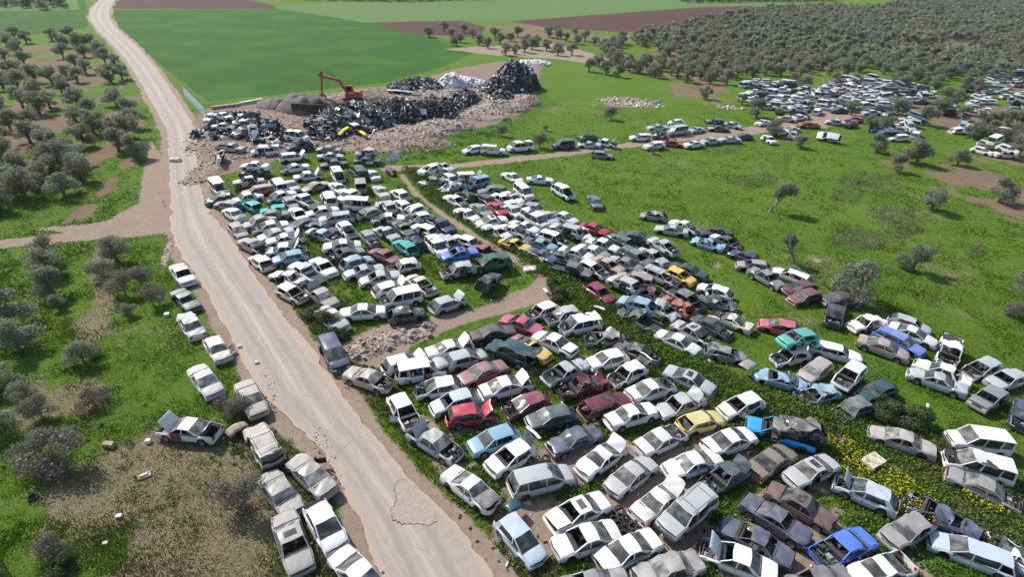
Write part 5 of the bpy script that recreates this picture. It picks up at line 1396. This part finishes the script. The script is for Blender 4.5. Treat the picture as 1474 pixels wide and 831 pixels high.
# ---------------------------------------------------------------- the far lot: hundreds of small wrecks that read as one mass
def build_far_lot():
    T = []
    for ty in 'shev':
        G = get_parts(ty, False, 0, 0); VS, FS, CI = [], [], []; n = 0
        for nm, bs, me, h, pt in G['parts']:
            if bs in ('engine', 'interior'): continue
            for p in me.polygons:
                k = len(p.vertices); vs = [me.vertices[i].co+Vector(h) for i in p.vertices]
                if k == 3: vs.append(vs[2])
                VS += vs; FS.append((n, n+1, n+2, n+3)); n += 4; CI.append(0 if (pt and p.material_index == 0) else 1)
        T.append((np.array([tuple(v) for v in VS]), np.array(FS), np.array(CI)))
    cols = ['white', 'white', 'white', 'white', 'white', 'white', 'silver', 'silver', 'paleblue', 'grey', 'charcoal', 'charcoal', 'navy', 'lightblue', 'white', 'maroon', 'silver', 'cream']; mats = [MATS[c] for c in cols]+[MATS['glass']]
    rs = np.random.default_rng(77); VS, FS, MI = [], [], []; nv = 0
    areas = [(poly('1070 122 1120 116 1180 130 1180 165 1150 170 1125 165 1095 158 1065 148'), 52), (poly('1185 122 1250 110 1320 125 1345 135 1335 148 1260 165 1225 168 1185 158'), 120), (poly('1355 150 1400 122 1474 108 1540 110 1540 165 1474 168 1420 164 1360 172'), 75), (poly('1250 178 1320 172 1330 205 1260 202'), 14), (poly('1360 182 1400 180 1474 184 1540 190 1540 205 1470 200 1370 196'), 14), (poly('1410 212 1445 210 1450 228 1412 228'), 5)]
    occ = []
    for pg, n in areas:
        k = 0; tries = 0
        while k < n and tries < n*60:
            tries += 1; q = pg[rs.integers(0, len(pg))]*0; lo, hi = pg.min(0), pg.max(0); p = lo+(hi-lo)*rs.uniform(size=2)
            if inside(p[None], pg)[0] < 0: continue
            near = [o for o in occ if math.hypot(o[0]-p[0], (o[1]-p[1])) < 2.3]; 
            z = 0.0
            if near:
                if rs.uniform() < .25 and len(near) == 1 and near[0][2] < .5: z = 1.15
                else: continue
            occ.append((p[0], p[1], z)); k += 1
            V, F_, C = T[rs.integers(0, 4)]; a = rs.choice([.1, -.3, 2.9, .9, -.9])+rs.normal(0, .25); b = rs.normal(0, .06+.1*(z > 0)); ca, sa = math.cos(a), math.sin(a)
            W = V.copy(); W[:, 2] += b*W[:, 0]; W = np.stack([W[:, 0]*ca-W[:, 1]*sa+p[0], W[:, 0]*sa+W[:, 1]*ca+p[1], W[:, 2]+z-.1], 1)
            VS.append(W); FS.append(F_+nv); nv += len(W); ci = rs.integers(0, len(cols)); MI.append(np.where(C == 0, ci, len(cols)))
    o = link('far_wrecks', np_mesh('far_wrecks', np.vstack(VS), np.vstack(FS), mats, np.concatenate(MI))); o['dirt'] = .12
    tag(o, 'crowded mass of small white, silver and dark scrap cars parked before the olive grove', 'scrap cars', kind='stuff')
    return occ
# ---------------------------------------------------------------- planting
def plant(occ):
    left = [(22,48),(10,60),(38,56),(28,72),(36,88),(8,82),(20,104),(50,112),(6,122),(28,124),(76,52),(88,62),(102,50),(114,63),(92,78),(108,90),(122,76),(132,62),(144,74),(152,86),(166,90),(160,112),(176,108),(96,106),(112,112),(124,100),(90,128),(76,116),(52,132),(34,150),(58,158),(44,178),(72,150),(112,146),(128,160),(114,178),(136,186),(122,204),(168,146),(186,160),(192,178),(180,194),(172,212),(4,165),(16,182),(0,208),(10,232),(44,200),(66,210),(86,215),(74,236),(96,240),(112,232),(118,252),(94,276),(60,262),(38,280),(8,272),(30,245),(196,222),(2,296),(-20,150),(-25,210),(-30,110),(-28,255),(-30,300)]
    gl = 'olive tree in the left orchard '
    for i, (x, y) in enumerate(left):
        p = P(x, y+6); k = 'hi' if y > 200 else 'mid'; s = random.uniform(.82, 1.16)*(1.0 if y > 120 else .95)
        row = 'front rows by the dirt junction' if y > 200 else 'middle rows left of the road bend' if y > 110 else 'far rows beside the upper road'
        tree((k, i % 5), p, s, random.uniform(0, 6), gl+'among the '+row, group='olive trees of the left orchard, '+row)
    for x, y, key, s, lb in ((74,396,('hi',0),.95,'dark olive tree at the top left below the side track, front of a pair'),(66,376,('hi',1),.85,'olive tree below the side track, back of a pair'),(76,424,('hi',2),.9,'rounded olive tree in the lower left plot, nearest the bare strip'),(168,375,('hi',3),.85,'small round olive tree below the road junction'),
        (150,402,('sparse',0),.95,'thin leafed tree left of the greyish thicket'),(180,425,('sparse',1),1.05,'greyish thicket tree in the middle of the lower left plot'),(205,412,('sparse',2),.95,'greyish bare branched tree nearest the roadside sedans'),(222,440,('sparse',1),.85,'low bare branched shrub beside the green sedan'),(185,455,('bush',1),.5,'small bush in front of the greyish thicket'),
        (10,470,('hi',4),1.15,'large olive tree cut by the left edge, upper one'),(28,505,('hi',1),.95,'olive tree on the left below the large one'),(0,560,('bush',0),.95,'wide olive bush at the left edge'),(35,578,('bush',1),.65,'grey green bush right of the left edge bush'),(84,444,('bush',1),.55,'small olive sapling above the dry patch'),
        (122,522,('bush',0),.82,'round grey green bush standing alone in the lower left grass'),(0,622,('bush',1),.85,'big shaded bush at the left edge above the weeds'),(60,600,('sparse',2),.75,'dull shrub on the dry patch')):
        tree(key, P(x, y), s*.86, random.uniform(0, 6), lb, 'tree' if key[0] == 'hi' or key[0] == 'sparse' else 'bush', name='olive_tree' if key[0] == 'hi' else 'shrub')
    for x, y, key, s, lb in ((135,582,('purple',0),1.0,'low purplish brown bush in the lower left grass'),(88,668,('sparse',0),1.15,'bare grey shrub casting shade on the dry ground'),(62,660,('sparse',1),.8,'bare grey shrub left of the larger one'),(345,598,('sparse',2),.62,'leafless bush leaning over the white dusty sedan'),(320,590,('purple',0),.7,'low twiggy bush behind the white sedan with raised hood'),
        (352,735,('sparse',1),.95,'leafless purple grey bush beside the grey sedans'),(78,800,('sparse',2),.55,'dead branching shrub at the bottom left'),(95,815,('weedbush',0),.6,'dark green bush at the bottom left'),(372,590,('sparse',0),.4,'small leafless bush between the cream hatchback and the beige sedan'),(272,440,('weedbush',0),.3,'green weed clump by the green sedan'),
        (472,470,('weedbush',0),1.0,'large leafy bush between the wrecks and the road'),(455,455,('weedbush',0),.7,'leafy bush left of the large one by the cream hatchback'),(482,488,('weedbush',0),.7,'leafy bush behind the dark blue people carrier'),(805,428,('weedbush',0),.75,'dark rounded bush where the ditch meets the lane'),(455,345,('weedbush',0),.75,'yellowish green bush between the white wrecks'),
        (795,412,('weedbush',0),.6,'bush on the ditch bank above the lane corner'),(1280,600,('weedbush',0),.9,'green mound of weeds right of the dark green hatchbacks'),(1320,612,('weedbush',0),1.0,'broad bright green weed mound in the right field'),(1265,580,('weedbush',0),.6,'low weed mound beside the dark green hatchback')):
        tree(key, P(x, y), s, random.uniform(0, 6), lb, 'bush', name='bush')
    right = [(1318,236,('hi',0),1.2,'large forked olive tree on the bare red soil'),(1260,218,('hi',1),.85,'olive tree at the corner of the far wrecks'),(1340,302,('hi',3),.85,'lone round olive tree in the pasture'),(1312,391,('hi',2),.85,'lone olive tree in the middle of the right pasture'),(1378,238,('hi',4),.85,'olive tree with thin trunk right of the large forked one'),
        (1438,290,('hi',1),.95,'olive tree with leaning trunk on the red soil at right'),(1088,168,('hi',2),1.05,'olive tree left of the far lot entrance'),(1112,195,('hi',0),.95,'olive tree beside the dirt track among the small wrecks'),(1152,213,('mid',3),.65,'small olive tree in front of the rusty wreck'),(1015,142,('mid',1),.8,'small olive tree alone on the bare reddish patch'),
        (1068,150,('mid',2),.7,'small olive tree by the stones left of the far lot'),(1465,225,('hi',3),1.1,'olive tree at the right edge above the leaning one'),(1455,205,('hi',1),1.0,'olive tree hiding the white wrecks at the right'),(1250,190,('hi',2),.9,'olive tree hiding part of the far wrecks'),(1290,165,('mid',3),1.0,'olive tree amid the far wrecks, left of the others'),(1330,180,('mid',4),1.05,'olive tree amid the far wrecks, nearest the white cars'),
        (1350,165,('mid',0),1.0,'olive tree amid the far wrecks behind the forked tree'),(1400,200,('hi',0),1.0,'wide olive tree right of the thin trunk tree'),(1425,198,('hi',4),1.0,'wide olive tree above the white pair of vans'),(1225,165,('mid',2),.9,'olive tree at the bend of the far track')]
    for x, y, key, s, lb in right: tree(key, P(x, y), s, random.uniform(0, 6), lb)
    tree(('hi', 2), P(1290, 247), .8, 1, 'olive tree with a split pale trunk on the red soil'); 
    tree(('lean', 0), P(1108, 305), 1.0, 0, 'leaning trunk with a thin grey crown in the pasture', name='leaning_tree'); tree(('dead', 0), P(1143, 378), 1.05, 0, 'curved leaning trunk with hardly any leaves', name='leaning_tree')
    tree(('bush', 0), P(1225, 432), 1.3, 1, 'large bushy tree behind the charcoal sedan', name='olive_tree', sz=1.25); tree(('bush', 1), P(1470, 448), 1.3, 2, 'bushy tree at the right edge of the pasture', name='olive_tree', sz=1.3)
    tree(('sparse', 0), P(1462, 458), .7, 1, 'twiggy brown shrub at the foot of the right edge tree', 'bush', name='bush')
    tree(('dead', 0), P(1228, 271), .42, 2, 'short grey stump in the dry brush', 'stump', name='tree_stump')
    for x, y, s, lb in ((878,172,1.0,'thin bare tree on the green slope by the pale stones'),(776,213,1.0,'thin bare tree behind the white minibus'),(722,196,.8,'small bare shrub behind the white off-road car'),(785,188,.4,'tiny shrub on the green slope'),(760,150,.5,'small shrub below the black heap'),(940,222,.5,'thorny grey shrub above the track row')): tree(('sparse', int(x) % 3), P(x, y), s, 0, lb, name='thin_tree')
    grove = [(650,52),(662,58),(680,50),(690,62),(702,66),(668,44),(712,50),(720,60),(735,56),(745,50),(728,76),(742,74),(755,72),(766,68),(758,60),(772,62),(617,50),(786,70),(803,76),(823,76),(790,50),(802,52),(815,56),(830,60),(842,56),(856,62),(868,68),(800,44),(828,46),(848,100),(872,104),(862,92),(890,108),(888,88),(905,100),(640,42),(652,62)]
    for i, (x, y) in enumerate(grove): tree(('mid', i % 5), P(x, y+3), random.uniform(.8, 1.1), random.uniform(0, 6), 'olive tree in the thin grove between ploughed field and green slope', group='olive trees of the thin upper grove')
    # the big olive grove on the right: rows of trees, the nearest ones single, the rest one mass
    pg = poly('880 62 960 44 1100 16 1180 12 1474 16 1700 16 1700 190 1520 150 1474 118 1400 118 1345 122 1320 118 1250 106 1180 112 1125 110 1065 112 1040 126 960 115 900 104 868 84')
    lo, hi = pg.min(0), pg.max(0); pts = []
    y = lo[1]
    while y < hi[1]:
        x = lo[0]+random.uniform(0, 3)
        while x < hi[0]:
            q = (x+random.gauss(0, .8), y+random.gauss(0, .8)); x += random.uniform(5.0, 7.2)
            if inside(np.array([q]), pg)[0] > 0 and (q[1] < 170 or vnoise(np.array([q[0]/22]), np.array([q[1]/30]), 5)[0] < .80) and not any(math.hypot(q[0]-o[0], q[1]-o[1]) < 2.4 for o in occ): pts.append(q)
        y += 5.9
    extra = [P(x, y+3).to_tuple()[:2] for x, y in ((1345,128),(1362,140),(1375,150),(1390,128),(1405,135),(1385,170),(1410,178),(1430,180),(1450,178),(1468,182),(1300,125),(1290,120),(1335,118),(1500,190),(1500,230),(1510,290),(1275,186),(1228,122),(1140,118),(1155,128),(1200,120))]
    pts.sort(key=lambda q: math.hypot(*q)); near, far = pts[:150], pts[150:]
    for i, q in enumerate(list(near)+extra): tree(('mid' if i < 170 else 'lo', i % 5), q, random.uniform(.82, 1.12), random.uniform(0, 6), 'grey green olive tree in the front rows of the dense right grove', group='olive trees of the dense right grove')
    belts = [(poly('380 -2 560 3 800 -4 820 -20 560 -24 380 -16'), 4.5), (poly('-60 8 0 10 60 14 100 10 100 2 -60 -2'), 5), (poly('980 4 1200 2 1230 -14 960 -12'), 5), (poly('1270 14 1380 12 1474 18 1600 18 1600 2 1290 2'), 5.5)]
    for pg, sp in belts:
        lo, hi = pg.min(0), pg.max(0); y = lo[1]
        while y < hi[1]:
            x = lo[0]
            while x < hi[0]:
                q = (x+random.gauss(0, 1), y+random.gauss(0, 1)); x += sp*random.uniform(.8, 1.3)
                if inside(np.array([q]), pg)[0] > 0: far.append(q)
            y += sp*1.3
    far = [q for q in far if math.hypot(*q) < 1500]
    VS, FS = [], []; nv = 0
    for i, q in enumerate(far):
        _, _, V, f = TREES[('lo', i % 5)]; a = random.uniform(0, 6); s = random.uniform(.8, 1.15); c, sn = math.cos(a)*s, math.sin(a)*s
        dd = math.hypot(*q)
        if dd > 260: k = 200 if dd < 420 else 110; V, f = V[:3*k].copy(), f[:k]; cc = V.reshape(-1, 3, 3).mean(1, keepdims=True); V = ((V.reshape(-1, 3, 3)-cc)*(1.25 if dd < 420 else 1.7)+cc).reshape(-1, 3)
        VS.append(np.stack([V[:, 0]*c-V[:, 1]*sn+q[0], V[:, 0]*sn+V[:, 1]*c+q[1], V[:, 2]*s], 1)); FS.append(f+nv); nv += len(V)
    print('far trees', len(far), 'near', len(near))
    tag(link('far_olive_grove', np_mesh('far_olive_grove', np.vstack(VS), np.vstack(FS), [TREES[('lo', 0)][1].materials[0]])), 'dense grey green olive grove stretching to the top of the view', 'olive grove', kind='stuff')
ORD = 'first second third fourth fifth sixth seventh eighth ninth tenth eleventh twelfth thirteenth fourteenth fifteenth sixteenth seventeenth eighteenth nineteenth twentieth'.split()
def ordinal(k): return ORD[k] if k < 20 else 'twenty '+ORD[k-20] if k < 29 else 'thirtieth' if k == 29 else 'thirty '+ORD[k-30] if k < 39 else 'fortieth'
def relabel():
    G = {}
    for o in bpy.data.objects:
        if o.get('category') == 'tree' and o.get('group'): G.setdefault(o['group'], []).append(o)
    for gname, L in G.items():
        if 'dense right grove' in gname:
            L.sort(key=lambda o: math.hypot(o.location.x, o.location.y)); L = L[:38]; txt = 'grey green olive tree, %s from the left along the near edge of the dense right grove'
        else: txt = 'olive tree, %s from the left in '+gname.replace('olive trees of ', '').replace('the left orchard, ', 'the left orchard ')
        L.sort(key=lambda o: o.location.x/o.location.y)
        for k, o in enumerate(L[:40]): o['label'] = ' '.join((txt % ordinal(k)).split()[:16])
setup_car_mats(); build_ground(); build_road(); build_cars(); build_yard(); OCC = build_far_lot(); setup_trees(); plant(OCC); build_grass()
hb = MB(); hb.box(-700, 700, -15, 1300, -2.2, 34.5); hz = hb.mesh('haze', []); hm = mat('haze_air'); gg = N(hm); vp = gg.n('VolumePrincipled', i={'Color': (.80, .87, 1.0), 'Density': .00008, 'Anisotropy': .35}); gg.n('OutputMaterial', i={'Volume': vp.outputs[0]}); hz.materials.append(hm); tag(link('haze', hz), kind='stuff')
relabel()
print('objects', len(bpy.data.objects), 'cars', len(CARS))
